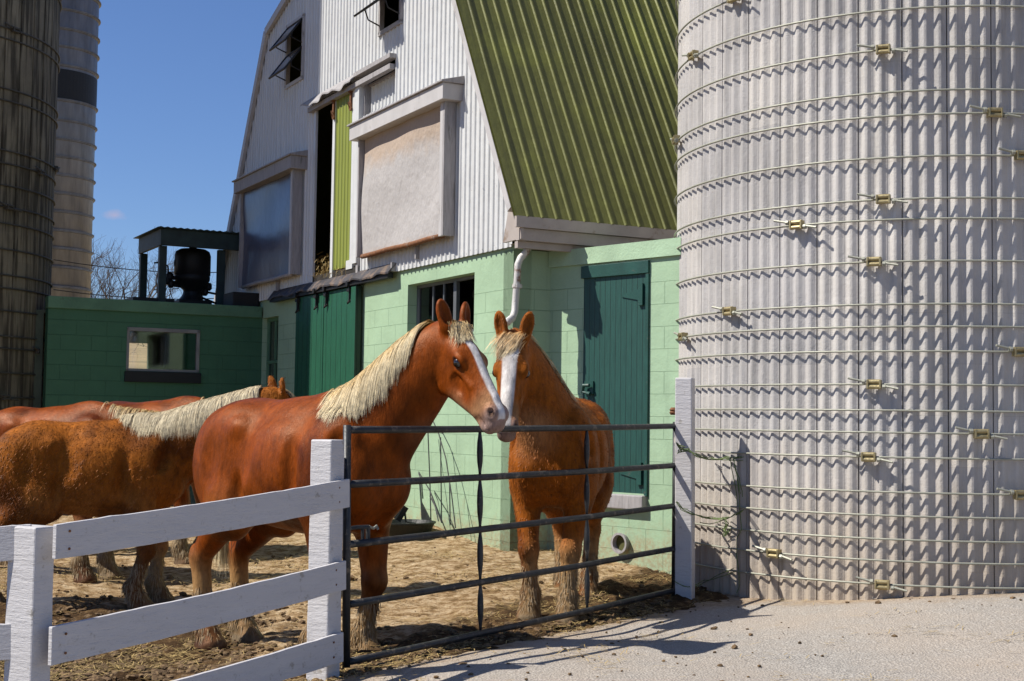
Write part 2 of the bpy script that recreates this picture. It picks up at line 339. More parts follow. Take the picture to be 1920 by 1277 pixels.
def silo_mat(name, c, c2, streak, amt, tan=True):
    M = Mat(name, .85, 0, .25); co = M.coord('Object'); sv = M.coord('UV'); st = M.coord('UV', (7, .45, 1))
    cc = M.ramp(M.noise(co, 1.3, 6, .65), (.3, c2), (.7, c))
    cc = M.mix(M.math('MULTIPLY', M.ramp(M.noise(st, 1.7, 6, .6), streak), amt) if not isinstance(streak, tuple) else M.math('MULTIPLY', M.ramp(M.noise(st, 1.7, 6, .6), (streak[0], 0.), (streak[1], 1.)), amt), cc, tuple(x*.35 for x in c2))
    b = M.n('ShaderNodeTexBrick'); M.L(M.coord('UV'), b.inputs['Vector']); W = 2*pi*SILO_R/40
    for k, v in (('Scale', 1.), ('Mortar Size', .002), ('Brick Width', .762), ('Row Height', W)): b.inputs[k].default_value = v
    rot = M.n('ShaderNodeMapping'); rot.inputs['Rotation'].default_value = (0, 0, pi/2); M.L(M.co.outputs['UV'], rot.inputs[0]); M.L(rot.outputs[0], b.inputs['Vector'])
    b.inputs['Color1'].default_value = (.86, .86, .88, 1); b.inputs['Color2'].default_value = (1.08, 1.06, 1.03, 1); b.inputs['Mortar'].default_value = (.8, .78, .75, 1)
    cc = M.mix(.8, cc, b.outputs['Color'], 'MULTIPLY')
    if tan:
        sx = M.sep(M.co.outputs['UV']); low = M.ramp(M.math('ADD', M.math('MULTIPLY', sx[1], .45), M.math('MULTIPLY', M.noise(co, 2.2, 5, .7), .5)), (.3, 1.), (.85, 0.))
        cc = M.mix(M.math('MULTIPLY', low, .55), cc, (.50, .37, .23))
        cc = M.mix(M.math('MULTIPLY', M.ramp(M.noise(co, 22, 6, .75), (.60, 0.), (.72, 1.)), .3), cc, tuple(x*.5 for x in c2))
    M.col(cc); M.bump(M.noise(co, 26, 6, .75), .006); M.bump(M.noise(co, 90, 3), .002); return M.m
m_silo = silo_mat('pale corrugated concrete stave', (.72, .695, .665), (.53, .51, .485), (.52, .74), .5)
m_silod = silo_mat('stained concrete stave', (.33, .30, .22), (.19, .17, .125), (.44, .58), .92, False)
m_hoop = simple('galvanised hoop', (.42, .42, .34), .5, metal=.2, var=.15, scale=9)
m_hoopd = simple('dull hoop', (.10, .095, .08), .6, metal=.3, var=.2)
m_lug = simple('zinc plated lug', (.46, .38, .20), .45, metal=.6, var=.25, scale=25)
def dirt_mat():
    M = Mat('trampled straw dirt', .95, 0, .15); co = M.coord('Object'); sx = M.sep(co)
    pale = M.ramp(M.noise(M.coord('Object', (1, 1.6, 1)), 8, 9, .8), (.36, (.15, .085, .035)), (.46, (.34, .215, .10)), (.55, (.62, .455, .27)), (.67, (.80, .65, .44)))
    mud = M.ramp(M.noise(co, 10, 7, .75), (.35, (.035, .02, .009)), (.52, (.11, .062, .026)), (.72, (.32, .20, .085)))
    at = M.n('ShaderNodeAttribute', attribute_name='coat'); f = M.math('ADD', at.outputs['Fac'], M.math('MULTIPLY', M.math('SUBTRACT', M.noise(co, 3.5, 6, .75), .5), 1.1))
    cc = M.mix(M.ramp(f, (.30, 0.), (.52, 1.)), pale, mud)
    s = M.ramp(M.vor(M.coord('Object', (9, 30, 1)), 5.5), (.05, 1.), (.12, 0.)); cc = M.mix(M.math('MULTIPLY', s, .35), cc, (.62, .46, .2))
    far = M.ramp(sx[1], (.0, 0.), (1., 0.)); M.col(cc)
    M.bump(M.noise(co, 22, 7, .75), .03); M.bump(M.noise(co, 90, 4), .006); return M.m
m_dirt = dirt_mat()
def pave_mat():
    M = Mat('worn gritty asphalt', .9, 0, .2); co = M.coord('Object')
    g = M.ramp(M.vor(co, 75), (.12, (.26, .24, .215)), (.45, (.39, .36, .32)), (.8, (.56, .525, .47)))
    g = M.mix(M.math('MULTIPLY', M.ramp(M.noise(co, .9, 6, .65), (.35, 0.), (.65, 1.)), .6), g, (.52, .43, .34))
    at = M.n('ShaderNodeAttribute', attribute_name='coat'); f = M.math('ADD', at.outputs['Fac'], M.math('MULTIPLY', M.math('SUBTRACT', M.noise(co, 3, 7, .75), .5), 1.2))
    cc = M.mix(M.math('MULTIPLY', M.ramp(f, (.35, 0.), (.75, 1.)), .85), g, M.ramp(M.noise(co, 20, 5), (.35, (.30, .20, .12)), (.65, (.52, .41, .28)))); M.col(cc)
    M.bump(M.vor(co, 75), .006); M.bump(M.noise(co, 30, 5, .7), .006); return M.m
m_pave = pave_mat()
m_field = simple('dry winter field', (.46, .34, .17), .95, var=.3, scale=.15, bmp=0, stretch=(1, 4, 1), dirt=((.16, .15, .07), .06, .55))

# ---------------------------------------------------------------- ground sheet and pavement
def axis(a, b, fine, coarse_to, g=1.18):
    c = list(np.arange(a, b, fine)); x, s = b, fine
    while x < coarse_to[1]: c.append(x); s *= g; x += s
    c.append(coarse_to[1]); x, s = a, fine; lo = []
    while x > coarse_to[0]: s *= g; x -= s; lo.append(x)
    return np.array(lo[::-1]+c)
def gridmesh(xs, ys, Z, keep=None):
    nx, ny = len(xs), len(ys); XX, YY = np.meshgrid(xs, ys); V = np.stack([XX, YY, Z], -1).reshape(-1, 3)
    i = (np.arange(ny-1)[:, None]*nx+np.arange(nx-1)[None]).ravel(); Fq = np.stack([i, i+1, i+nx+1, i+nx], 1)
    if keep is not None: Fq = Fq[keep.ravel()[i]]
    return V, Fq
xs = axis(-5.4, 5.2, .035, (-700, 700)); ys = axis(5.6, 16.5, .035, (-60, 900))
XX, YY = np.meshgrid(xs, ys); H = smooth_h(XX, YY); E_ = edge(XX, YY)
near = ((XX > -9) & (XX < 9) & (YY > 3) & (YY < 24)).astype(float)
mud = np.clip(1.25-np.abs(E_+.35)/.8, 0, 1)*1.0
mud = np.maximum(mud, sstep(-1.2, -2.3, XX)*sstep(12.5, 9.5, YY)*.85); mud = np.maximum(mud, sstep(9.2, 7.6, YY)*sstep(.2, -.6, XX))
mud = np.where(near > 0, mud, .35)
Zd = H+near*(fbm(XX, YY, 1.3, 3, 2)*.035+fbm(XX, YY, 6, 5, 9)*(.026+.05*mud)+fbm(XX, YY, 14, 2, 31)*(.012+.02*mud)); Zd -= sstep(.0, .25, E_)*.06*near
V, Fq = gridmesh(xs, ys, Zd)
fm = (np.hypot(V[Fq].mean(1)[:, 0], V[Fq].mean(1)[:, 1]) > 32).astype(int)
g = mesh_obj('ground', V, Fq, [m_dirt, m_field], smooth=True, mi=fm, vcol=np.repeat(mud.reshape(-1, 1), 3, 1)); tag(g, 'straw littered dirt of the horse yard and field', 'ground', kind='structure')
xs2 = axis(-1.9, 5.2, .05, (-8, 9), 1.3); ys2 = axis(5.6, 12.2, .05, (-6, 14), 1.3)
X2, Y2 = np.meshgrid(xs2, ys2); E2 = edge(X2, Y2)
Zp = smooth_h(X2, Y2)+.008+fbm(X2, Y2, 2, 3, 4)*.012-sstep(0, -.3, E2)*.12
spill = np.clip(1-E2/.55, 0, 1)*.75+np.clip(1-(np.hypot(X2-SILO_C[0], Y2-SILO_C[1])-SILO_R)/.6, 0, 1)*.7
V, Fq = gridmesh(xs2, ys2, Zp, keep=E2 > -.35)
p = mesh_obj('pavement', V, Fq, m_pave, smooth=True, vcol=np.repeat(np.clip(spill, 0, 1).reshape(-1, 1), 3, 1)); tag(p, 'gritty worn asphalt outside the gate', 'pavement', kind='structure')

# ---------------------------------------------------------------- barn
FA = PL((.0048, 13.2), .495); SB = PL((.0048, 13.2), .495+pi/2)   # front gable plane, right side plane (u backward)
ZU = A_(0, 0, 1)
barn = thing('barn', 'white metal clad gambrel barn with moss green roof on a pale green block base', 'barn', FA.P(0, 0))
bd = 13.5  # depth
mb = MB(); SBd = SB
FA.wall(mb, (0, 9.75), (-.4, 3.12), (0, -.2), [(.822, 2.463, 2.33, 2.93), (3.9, 5.8, .3, 2.9), (6.85, 7.54, 1.6, 2.85)])
put('block_wall', mb, m_green, barn, uvf=FA.uv)
mb = MB(); SB.wall(mb, (-bd, 0), (-.4, 3.08), (0, -.2)); put('side_wall', mb, m_green, barn, uvf=SB.uv)
mb = MB(); FB = PL(FA.P(0, 0)-FA.n*bd, .495); FB.wall(mb, (0, 9.75), (-.4, 3.2), (0, .2)); SL = PL(FA.P(9.75, 0), .495+pi/2); SL.wall(mb, (-bd, 0), (-.4, 3.2), (0, -.2))
mb.raw([FB.P(-.1, 3.15), FB.P(9.75, 3.15), FB.P(8.1, 6.9), FB.P(4.8, 8.2), FB.P(1.8, 6.9)], [(0, 1, 2, 3, 4)])
mb.raw([FA.P(0, .3, -.2), FA.P(9.75, .3, -.2), FB.P(9.75, .3, .2), FB.P(0, .3, .2)], [(0, 1, 2, 3)])
put('rear_wall', mb, m_dark, barn)
RK = [(-.15, 3.35), (1.84, 6.98), (4.75, 7.85), (7.46, 6.98), (9.66, 3.2)]
def rk(t):
    return float(np.interp(t, [a for a, _ in RK], [b for _, b in RK]))
rib = [(0, 0), (.30, 0), (.40, .016), (.58, .016), (.68, 0), (1, 0)]
holes = [(3.82, 5.39, 3.27, 5.56), (2.86, 3.84, 5.07, 5.56), (5.97, 6.62, 6.03, 6.84), (2.70, 3.30, 5.98, 6.85)]
mb = MB(); FA.sheet(mb, ribs(-.02, 9.76, .106, rib), rk, lambda t: 3.10, .03, holes)
for zr in (3.14, 3.75, 4.55, 5.35, 5.9, 6.6):   # screw heads
    t = .06
    while t < 9.6:
        if zr < rk(t)-.05 and not any(h[0] < t < h[1] and h[2] < zr < h[3] for h in holes):
            c = FA.P(t, zr+.01*sin(t*9), .048); mb.raw([c+FA.u*.006*cos(a)+ZU*.006*sin(a) for a in np.arange(6)*pi/3], [tuple(range(6))], 1)
        t += .128*(2 if zr > 3.2 else 1)
put('metal_siding', mb, [m_white, m_trimg], barn)
# recessed sliding panel behind the track, seen right of the opening
mb = MB(); FA.sheet(mb, ribs(2.86, 3.80, .106, rib), lambda t: 5.44, lambda t: 5.0, -.07); FA.box(mb, (3.80, 3.86), (4.9, 5.5), (-.08, .02), 1); FA.box(mb, (2.86, 3.8), (5.44, 5.47), (-.09, -.03), 1)
put('fixed_panel', mb, [m_white, m_trimg], barn)
mb = MB()
for (t0, z0), (t1, z1) in (((-.15, 3.35), (1.84, 6.98)), ((7.46, 6.98), (9.66, 3.2)), ((1.84, 6.98), (4.75, 7.85)), ((4.75, 7.85), (7.46, 6.98))):
    d = unit(A_(t1-t0, z1-z0)); nrm = A_(-d[1], d[0]); wd = .17 if t1 < 3 else .06
    P = lambda a, b, o: FA.P(a, b, o)
    for o0, o1, w0, w1 in ((.05, .085, -.03, wd*.55), (.05, .20, wd*.55, wd)) if t1 < 3 else ((.05, .10, -.05, wd),):
        q = [(t0+nrm[0]*w0, z0+nrm[1]*w0), (t1+nrm[0]*w0, z1+nrm[1]*w0), (t1+nrm[0]*w1, z1+nrm[1]*w1), (t0+nrm[0]*w1, z0+nrm[1]*w1)]
        mb.hexa([P(*a, o0) for a in q]+[P(*a, o1) for a in q])
put('rake_trim', mb, m_trim, barn)
# roof: right lower slope with ribs running down it, then the rest
S0 = A_(-.39, 3.35); S1 = A_(1.84-.17, 6.98+.10); sd = unit(S1-S0); sn = A_(-sd[1], sd[0]); SLn = np.linalg.norm(S1-S0)
def rp(along, up, off=0):  # along barn depth from the front edge, up the slope, offset outward
    q = S0+sd*up+sn*off; return FA.P(q[0], q[1], .20-along)
mb = MB(); per = .155; shp = [(0, 0), (.35, .001), (.74, 0), (.78, .020), (.88, .020), (.91, 0), (1, 0)]; pr_ = []; a = 0
while a < bd+.3:
    pr_ += [(a+f*per, h) for f, h in shp]; a += per
R_ = [rp(a, -.02, h) for a, h in pr_]+[rp(a, SLn, h) for a, h in pr_]; n = len(pr_)
mb.raw(R_, [(i, i+1, n+i+1, n+i) for i in range(n-1)])
base = A_(*FA.P(0, 0))
ro = put('roof', mb, m_roof, barn, uvf=lambda V: np.stack([-(V-FA.O)@FA.n, V[:, 2]], 1))
mb = MB(); T = [S1, A_(4.75, 7.93), A_(7.48, 7.03), A_(9.69, 3.2)]
for q0, q1 in zip(T[:-1], T[1:]):
    mb.hexa([FA.P(q0[0], q0[1]-.04, .045), FA.P(q1[0], q1[1]-.04, .045), FA.P(q1[0], q1[1]-.04, -bd), FA.P(q0[0], q0[1]-.04, -bd), FA.P(q0[0], q0[1], .045), FA.P(q1[0], q1[1], .045), FA.P(q1[0], q1[1], -bd), FA.P(q0[0], q0[1], -bd)])
mb.raw([rp(0, 0, -.03), rp(bd, 0, -.03), rp(bd, SLn, -.03), rp(0, SLn, -.03)], [(0, 1, 2, 3)])
put('upper_roof', mb, m_roof, barn)
mb = MB()
for t0, t1, z0, z1, o in ((-.40, -.36, 3.235, 3.34, .19), (-.36, -.30, 3.12, 3.232, .14), (-.30, -.24, 3.055, 3.118, .12)):
    mb.box(FA.O, FA.u, FA.n, ZU, (t0, t1), (-bd, o), (z0, z1))
mb.raw([FA.P(-.3, 3.12, .05), FA.P(.0, 3.12, .05), FA.P(.0, 3.12, -bd), FA.P(-.3, 3.12, -bd)], [(0, 1, 2, 3)])
mb.hexa([FA.P(-.38, 3.13, .10), FA.P(-.02, 3.13, .10), FA.P(-.02, 3.13, .13), FA.P(-.38, 3.13, .13), FA.P(-.38, 3.36, .10), FA.P(-.12, 3.42, .10), FA.P(-.12, 3.42, .13), FA.P(-.38, 3.36, .13)])
put('eave_fascia', mb, simple('tan weathered fascia', (.50, .44, .40), .6, var=.15, scale=3, bmp=.001, dirt=((.3, .22, .16), 5, .58)), barn)
# block wall window
wf = MB(); T0, T1, Z0, Z1 = .822, 2.463, 2.33, 2.93
for b in (((T0, T1), (Z1-.035, Z1)), ((T0, T1), (Z0, Z0+.04)), ((T0, T0+.035), (Z0, Z1)), ((T1-.04, T1), (Z0, Z1)), ((1.46, 1.53), (Z0, Z1))): FA.box(wf, *b, (-.15, -.11))
for t in (1.78, 2.05): FA.box(wf, (t, t+.025), (Z0, Z1), (-.145, -.12))
win = put('window', wf, m_alu, barn)
mb = MB(); FA.box(mb, (1.53, 2.43), (Z0+.04, Z1-.035), (-.134, -.13)); put('pane', mb, m_glassd, win)
mb = MB(); FA.wall(mb, (T0-.6, T1+1.2), (1.6, 3.08), (-2.4, -2.5)); mb.box(FA.P(1.0, 2.2, -.5), unit(FA.u+ZU*.9), FA.n, unit(ZU-FA.u*.9), (-.5, .9), (-.1, .1), (-.02, .04)); put('inner_timber', mb, simple('dim barn timber', (.16, .13, .09), .9), win)
# narrow shaded window left
mb = MB()
for b in (((6.85, 6.9), (1.6, 2.85)), ((7.49, 7.54), (1.6, 2.85)), ((6.85, 7.54), (2.8, 2.85)), ((6.85, 7.54), (2.2, 2.24)), ((7.18, 7.21), (1.6, 2.85))): FA.box(mb, *b, (-.12, -.07))
w2 = put('window', mb, m_greenlt_shade, barn); mb = MB(); FA.box(mb, (6.88, 7.5), (1.6, 2.8), (-.10, -.096)); put('pane', mb, m_glassd, w2)
# lower sliding doors
for t0, t1, o in ((3.743, 4.865, .03), (4.875, 5.90, .035)):
    mb = MB(); FA.box(mb, (t0, t1), (.36, 3.02), (o, o+.05)); dr = put('sliding_door', mb, m_sdoor, barn, uvf=FA.uv, bevel=.004)
    if t0 < 4: mb = MB(); FA.box(mb, (t0, t0+.16), (.36, 3.02), (o+.05, o+.075)); put('edge_board', mb, m_sdoor, dr, uvf=FA.uv, bevel=.003)
    for t in (t0+.2, t1-.13):
        mb = MB(); FA.box(mb, (t-.012, t+.012), (2.85, 3.06), (o+.05, o+.085)); FA.box(mb, (t-.04, t+.04), (2.96, 3.0), (o+.055, o+.10)); mb.tube([FA.P(t, 3.05, o+.06), FA.P(t, 3.05, o+.12)], .035, 10)
        mb.tube([FA.P(t-.02, 2.86, o+.06), FA.P(t+.02, 2.82, o+.09), FA.P(t+.03, 2.88, o+.06)], .012, 6); put('hanger', mb, m_black, dr)
def hood(name, t0, t1, z0, drop, out, mat, wav, mat2=None):
    mb = MB(); n = 40; A = []; B = []
    for i in range(n+1):
        t = t0+(t1-t0)*i/n; k = wav*sin(t*7)+wav*.6*sin(t*17+1); A.append(FA.P(t, z0+drop, .045)); B.append(FA.P(t, z0+k, out+k*.5))
    V = A+B+[a-ZU*.02 for a in A]+[b-ZU*.02 for b in B]; m = n+1
    Fc = [(i, i+1, m+i+1, m+i) for i in range(n)]+[(2*m+i, 3*m+i, 3*m+i+1, 2*m+i+1) for i in range(n)]+[(m+i, m+i+1, 3*m+i+1, 3*m+i) for i in range(n)]
    Fc += [(0, m, 3*m, 2*m), (n, 2*m+n, 3*m+n, m+n)]
    mb.raw(V, Fc); put(name, mb, mat, barn)
m_rubber = simple('weathered black rubber flap', (.06, .055, .06), .55, var=.4, scale=4, bmp=.004, dirt=((.20, .14, .10), 7, .5))
hood('lower_track_hood', 2.70, 6.95, 3.09, .11, .14, m_rubber, .012)
mb = MB(); FA.box(mb, (2.76, 6.9), (3.03, 3.09), (.05, .12)); put('lower_track', mb, m_black, barn)
hood('upper_track_hood', 3.9, 5.62, 5.52, .13, .17, m_trimg, .02)
mb = MB(); FA.box(mb, (2.84, 5.55), (5.44, 5.50), (.04, .11)); FA.box(mb, (2.80, 3.9), (5.56, 5.61), (.032, .13)); put('upper_track', mb, m_trimg, barn, each=True)
mb = MB(); FA.sheet(mb, ribs(4.10, 4.68, .105, [(0, 0), (.4, 0), (.5, .012), (.6, .012), (.7, 0), (1, 0)]), lambda t: 5.45, lambda t: 3.29, .03)
FA.box(mb, (4.68, 4.76), (3.2, 5.46), (.0, .055), 1); FA.box(mb, (4.02, 4.10), (3.35, 5.46), (.0, .055), 1); FA.box(mb, (4.0, 4.2), (3.25, 3.36), (.0, .06), 1)
gp_ = put('loft_door', mb, [m_olive, m_white], barn)
for t in (4.12, 4.70): mb = MB(); FA.box(mb, (t-.02, t+.02), (5.2, 5.48), (.056, .08)); mb.tube([FA.P(t, 5.46, .05), FA.P(t, 5.46, .1)], .04, 10); mb.tube([FA.P(t-.03, 5.22, .07), FA.P(t, 5.3, .1), FA.P(t+.03, 5.22, .07)], .012, 6); put('hanger', mb, m_rust, gp_)
mb = MB(); FA.box(mb, (3.83, 3.97), (3.3, 5.5), (.01, .08)); FA.box(mb, (5.39, 5.44), (3.1, 5.5), (.02, .05)); put('door_jamb', mb, m_white, barn, each=True)
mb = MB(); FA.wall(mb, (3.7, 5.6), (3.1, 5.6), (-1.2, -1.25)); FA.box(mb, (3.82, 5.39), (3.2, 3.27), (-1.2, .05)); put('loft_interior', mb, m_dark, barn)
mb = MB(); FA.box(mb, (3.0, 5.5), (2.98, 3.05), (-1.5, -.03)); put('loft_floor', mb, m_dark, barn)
mb = MB(); FA.box(mb, (3.82, 3.88), (3.1, 3.36), (.01, .06)); FA.box(mb, (2.7, 2.73), (3.1, 3.2), (.04, .1)); put('bracket', mb, m_trimg, barn, each=True)
# boxed curtain openings
def curtain(t0, t1, m_head, m_side_shade, m_cl, w, seed, zc=(3.34, 4.73)):
    nm = 'curtain_box'; O = .17; mb = MB()
    FA.box(mb, (t0-.08, t1+.10), (4.725, 4.895), (.03, .262)); 
    mb.hexa([FA.P(t0-.11, 4.896, .03), FA.P(t1+.12, 4.896, .03), FA.P(t1+.12, 4.896, .29), FA.P(t0-.11, 4.896, .29), FA.P(t0-.11, 4.985, .03), FA.P(t1+.12, 4.985, .03), FA.P(t1+.12, 4.915, .29), FA.P(t0-.11, 4.915, .29)], 1)
    hd = put(nm, mb, [m_head if seed == 1 else m_trimg, m_trimg], barn, bevel=.004)  # left header takes the grey trim, painting in its shade
    mb = MB(); FA.box(mb, (t0+.02, t0+.06), (3.33, 4.725), (.06, .19)); FA.box(mb, (t0+.06, t0+.125), (3.33, 4.725), (.155, .19), 1)
    FA.box(mb, (t1-.04, t1+.0), (3.33, 4.725), (.06, .19)); put('casing', mb, [m_side_shade, m_head], hd, bevel=.003, each=True)  # grey trim on the casing sides puts shade into white boards
    n, m = 44, 30; V = []; r = np.random.default_rng(seed)
    for j in range(m+1):
        for i in range(n+1):
            t = t0+.13+(t1-.05-t0-.13)*i/n; z = zc[0]+(zc[1]-zc[0])*j/m
            o = .135+w*(sin(t*6+z*1.5+seed)*.35+sin(t*2.3+seed)*.6)*(.3+j/m*.4)+w*.5*sin(z*5+t*2); V.append(FA.P(t, z, o))
    Fc = [(j*(n+1)+i, j*(n+1)+i+1, (j+1)*(n+1)+i+1, (j+1)*(n+1)+i) for j in range(m) for i in range(n)]
    mb = MB(); mb.raw(V, Fc); tu = lambda V: np.stack([((V-FA.O)@FA.u-t0)/(t1-t0), (V[:, 2]-zc[0])/(zc[1]-zc[0])], 1)
    cu = put('curtain', mb, m_cl, hd, smooth=True, uvf=tu)
    mb = MB(); mb.tube([FA.P(t0+.12+(t1-t0-.2)*i/6, zc[0]+.005*sin(i*2), .14) for i in range(7)], .028, 10); put('bottom_pole', mb, m_rust if seed == 1 else m_trimg, hd, smooth=True)
    mb = MB(); FA.box(mb, (t0+.9, t0+.93), (zc[0]-.16, zc[0]), (.04, .09)); put('strap', mb, m_trimg, hd)
curtain(1.17, 3.56, m_trim, m_trimg, m_cloth, .025, 1)
curtain(5.81, 8.15, m_trim, m_trimg, m_cloth_shade, .02, 2)
# hopper vents
for k, (t0, t1, z0, z1) in enumerate(((5.97, 6.62, 6.03, 6.84), (2.70, 3.30, 5.98, 6.85))):
    mb = MB()
    for b in (((t0-.03, t0+.02), (z0-.03, z1+.03)), ((t1-.02, t1+.03), (z0-.03, z1+.03)), ((t0-.03, t1+.03), (z0-.05, z0)), ((t0-.03, t1+.03), (z1, z1+.04))): FA.box(mb, *b, (.0, .06))
    wv = put('vent_window', mb, m_trimg if k else m_trim, barn)
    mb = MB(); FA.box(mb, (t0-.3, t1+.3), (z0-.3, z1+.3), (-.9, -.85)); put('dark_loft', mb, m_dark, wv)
    for zt in (z0+.42, z1):
        ang = radians(36 if k == 0 else 50); L = .44; e = A_(0, 0, 0)+FA.n*sin(ang)-ZU*cos(ang); q = FA.P(t0, zt, .04); nn = unit(np.cross(FA.u, e))
        mb = MB()
        for a, b, c, d in ((0, t1-t0, 0, .035), (0, t1-t0, L-.035, L), (0, .03, .035, L-.035), (t1-t0-.03, t1-t0, .035, L-.035)): mb.box(q, FA.u, e, nn, (a, b), (c, d), (-.012, .012))
        sh = put('sash', mb, m_black, wv); mb = MB(); mb.box(q, FA.u, e, nn, (.03, t1-t0-.03), (.035, L-.035), (-.004, .003)); put('pane', mb, simple('blue grey sash glass', (.05, .09, .16), .12, bmp=0, spec=.7) if k == 0 else m_trimg, sh)
        mb = MB()
        for t in (t0+.01, t1-.01): mb.tube([FA.P(t, zt-.36, .03), FA.P(t, zt-.3, .2), q+FA.u*(t-t0)+e*L*.62], .009, 6)
        put('stay_arm', mb, m_black, sh, each=True)
# downspout at the corner
sp = lambda px, py, Y: atY(px, py, Y)
pts = [sp(992, 446, 13.05), sp(991, 462, 13.05), sp(986, 474, 13.03), sp(976, 484, 13.0), sp(971, 496, 12.98), sp(970, 520, 12.98), sp(967, 560, 12.98), sp(965, 584, 12.98), sp(961, 596, 12.93), sp(951, 604, 12.85)]
mb = MB(); mb.tube(pts, .042, 12, flat=(1, .8)); ds = put('downspout', mb, m_gutter, barn, smooth=True)
mb = MB(); mb.tube([pts[0]+ZU*.05, pts[1]], .05, 12); mb.tube([sp(970, 533, 12.98), sp(969.5, 540, 12.98)], .048, 12); put('pipe_strap', mb, m_gutter, ds, each=True)
# loft straw
mb = MB(); r = RNG
for i in range(500):
    c = FA.P(*( (r.uniform(4.85, 5.35), 3.27+abs(r.normal(0, .05))+.22*(r.random() < .5)*r.random()) if i < 330 else (r.uniform(4.1, 5.3), 3.24+r.random()*.03)), r.uniform(-.05, .10) if i >= 330 else r.uniform(-.2, .05)); d = unit(r.normal(0, 1, 3)+A_(0, 0, -.3))*r.uniform(.04, .11); s_ = unit(np.cross(d, A_(.3, .2, 1)))*.003
    mb.raw([c-s_, c+s_, c+d+s_, c+d-s_], [(0, 1, 2, 3)])
o = put('loose_straw', mb, m_straw, base=FA.P(4.9, 3.27)); tag(o, 'loose golden straw spilling over the sill of the open loft door', 'straw', kind='stuff')

# ---------------------------------------------------------------- door annex (right)
D0 = SB.P(-.41, 0); DW = PL(D0, .76)
an = thing('block_annex', 'low pale green block annex with dark green plank door between barn and silo', 'annex', DW.P(-.9, 0))
def mitre(mb):   # the wall's end is cut at a slant where it meets the round silo
    for V in mb.v:
        t = (V-DW.O)@DW.u; o = (V-DW.O)@DW.n; k = t < -1.615; V += k[:, None]*(-.80*o)[:, None]*DW.u
mb = MB(); DW.wall(mb, (-1.625, 0), (-.4, 2.93), (0, -.2), [(-1.245, -.447, .80, 2.90)]); mitre(mb); put('block_wall', mb, m_green, an, uvf=DW.uv)
mb = MB(); DW.box(mb, (-1.625, .0), (2.925, 3.08), (-.2, .03)); mitre(mb); put('parapet', mb, m_greenlt, an)
mb = MB(); DW.box(mb, (-1.625, .0), (2.85, 2.9), (-3., -.21)); put('flat_roof', mb, m_black, an)
mb = MB(); DW.box(mb, (-1.245, -.447), (.80, 2.80), (-.06, .0)); dr = put('plank_door', mb, m_door, an, uvf=DW.uv)
mb = MB(); DW.box(mb, (-1.268, -.432), (2.79, 2.905), (-.02, .028)); DW.box(mb, (-1.268, -1.232), (.78, 2.785), (-.03, .022)); put('door_trim', mb, m_doortrim, an, bevel=.003)
for zc in (2.60, .98):
    mb = MB(); mb.raw([DW.P(-1.145, zc+.05, .012), DW.P(-1.145, zc-.05, .012), DW.P(-.935, zc-.01, .012), DW.P(-.935, zc+.01, .012), DW.P(-1.145, zc+.05, .002), DW.P(-1.145, zc-.05, .002), DW.P(-.935, zc-.01, .002), DW.P(-.935, zc+.01, .002)], [(0, 1, 2, 3), (0, 4, 5, 1), (1, 5, 6, 2), (2, 6, 7, 3), (3, 7, 4, 0)])
    DW.box(mb, (-1.20, -1.145), (zc-.10, zc+.10), (.002, .026)); put('hinge', mb, m_doortrim, dr)
mb = MB(); DW.box(mb, (-.595, -.485), (1.70, 1.82), (.0, .02)); mb.tube([DW.P(-.575, 1.78, .05), DW.P(-.515, 1.78, .06), DW.P(-.495, 1.72, .05), DW.P(-.575, 1.70, .04)], .018, 8); put('latch', mb, m_doortrim, dr)
mb = MB(); DW.box(mb, (-1.255, -.52), (.655, .785), (-.05, .07)); put('door_sill', mb, m_trimg, an, bevel=.01)
mb = MB(); c = DW.P(-.97, .345, 0); mb.lathe(c-DW.n*.02, [(.075, .0), (.09, .05), (.095, .08), (.075, .08), (.072, .0)], 24, axis=DW.n); dp = put('drain_pipe', mb, m_trimg, an, smooth=False)
mb = MB(); mb.lathe(c, [(.071, .001), (.071, .012)], 24, axis=DW.n); put('pipe_mouth', mb, simple('mouldy pipe lining', (.10, .10, .03), .9), dp)

# ---------------------------------------------------------------- left outbuilding
SH = PL(FA.P(7.55, 0), .495+pi/2)
sh = thing('block_outbuilding', 'low green block outbuilding, shade painted into its walls, with a wide white framed window at the left', 'outbuilding', SH.P(1.4, 0))
wh = (.905, 1.915, 2.045, 2.645)
mb = MB(); SH.wall(mb, (-.0, 2.96), (-.4, 2.86), (0, -.2), [wh]); put('block_wall', mb, m_green_shade, sh, uvf=SH.uv)
mb = MB(); SH.box(mb, (0.02, 2.97), (2.855, 3.015), (-.2, .035)); put('parapet', mb, m_greenlt_shade, sh, bevel=.006)
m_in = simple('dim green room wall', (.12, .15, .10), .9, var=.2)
mb = MB(); SH.wall(mb, (0, 3.1), (-.2, 2.86), (-3.3, -3.4), [(*sorted((SH.at(279, 650, -3.3)[0], SH.at(242, 650, -3.3)[0]+.25)), SH.at(260, 692, -3.3)[1], SH.at(260, 643, -3.3)[1])]); SH.box(mb, (0, SH.at(308, 650, -1.6)[0]), (-.2, 2.86), (-1.6, -1.5), 1); SH.box(mb, (0, 3.1), (2.80, 2.84), (-3.4, -.21)); SH.box(mb, (2.98, 3.08), (-.2, 2.8), (-3.3, -.21))
put('room', mb, [m_in, m_dark], sh)
mb = MB(); a, b, c, d = wh
for q in (((a, b), (d-.05, d)), ((a, b), (c, c+.035)), ((a, a+.04), (c, d)), ((b-.035, b), (c, d))): SH.box(mb, *q, (-.06, .012))
wn_ = put('window', mb, m_awht, sh, bevel=.003); mb = MB(); SH.box(mb, (a+.03, b-.03), (c+.03, d-.04), (-.03, -.026)); put('pane', mb, m_glass, wn_)
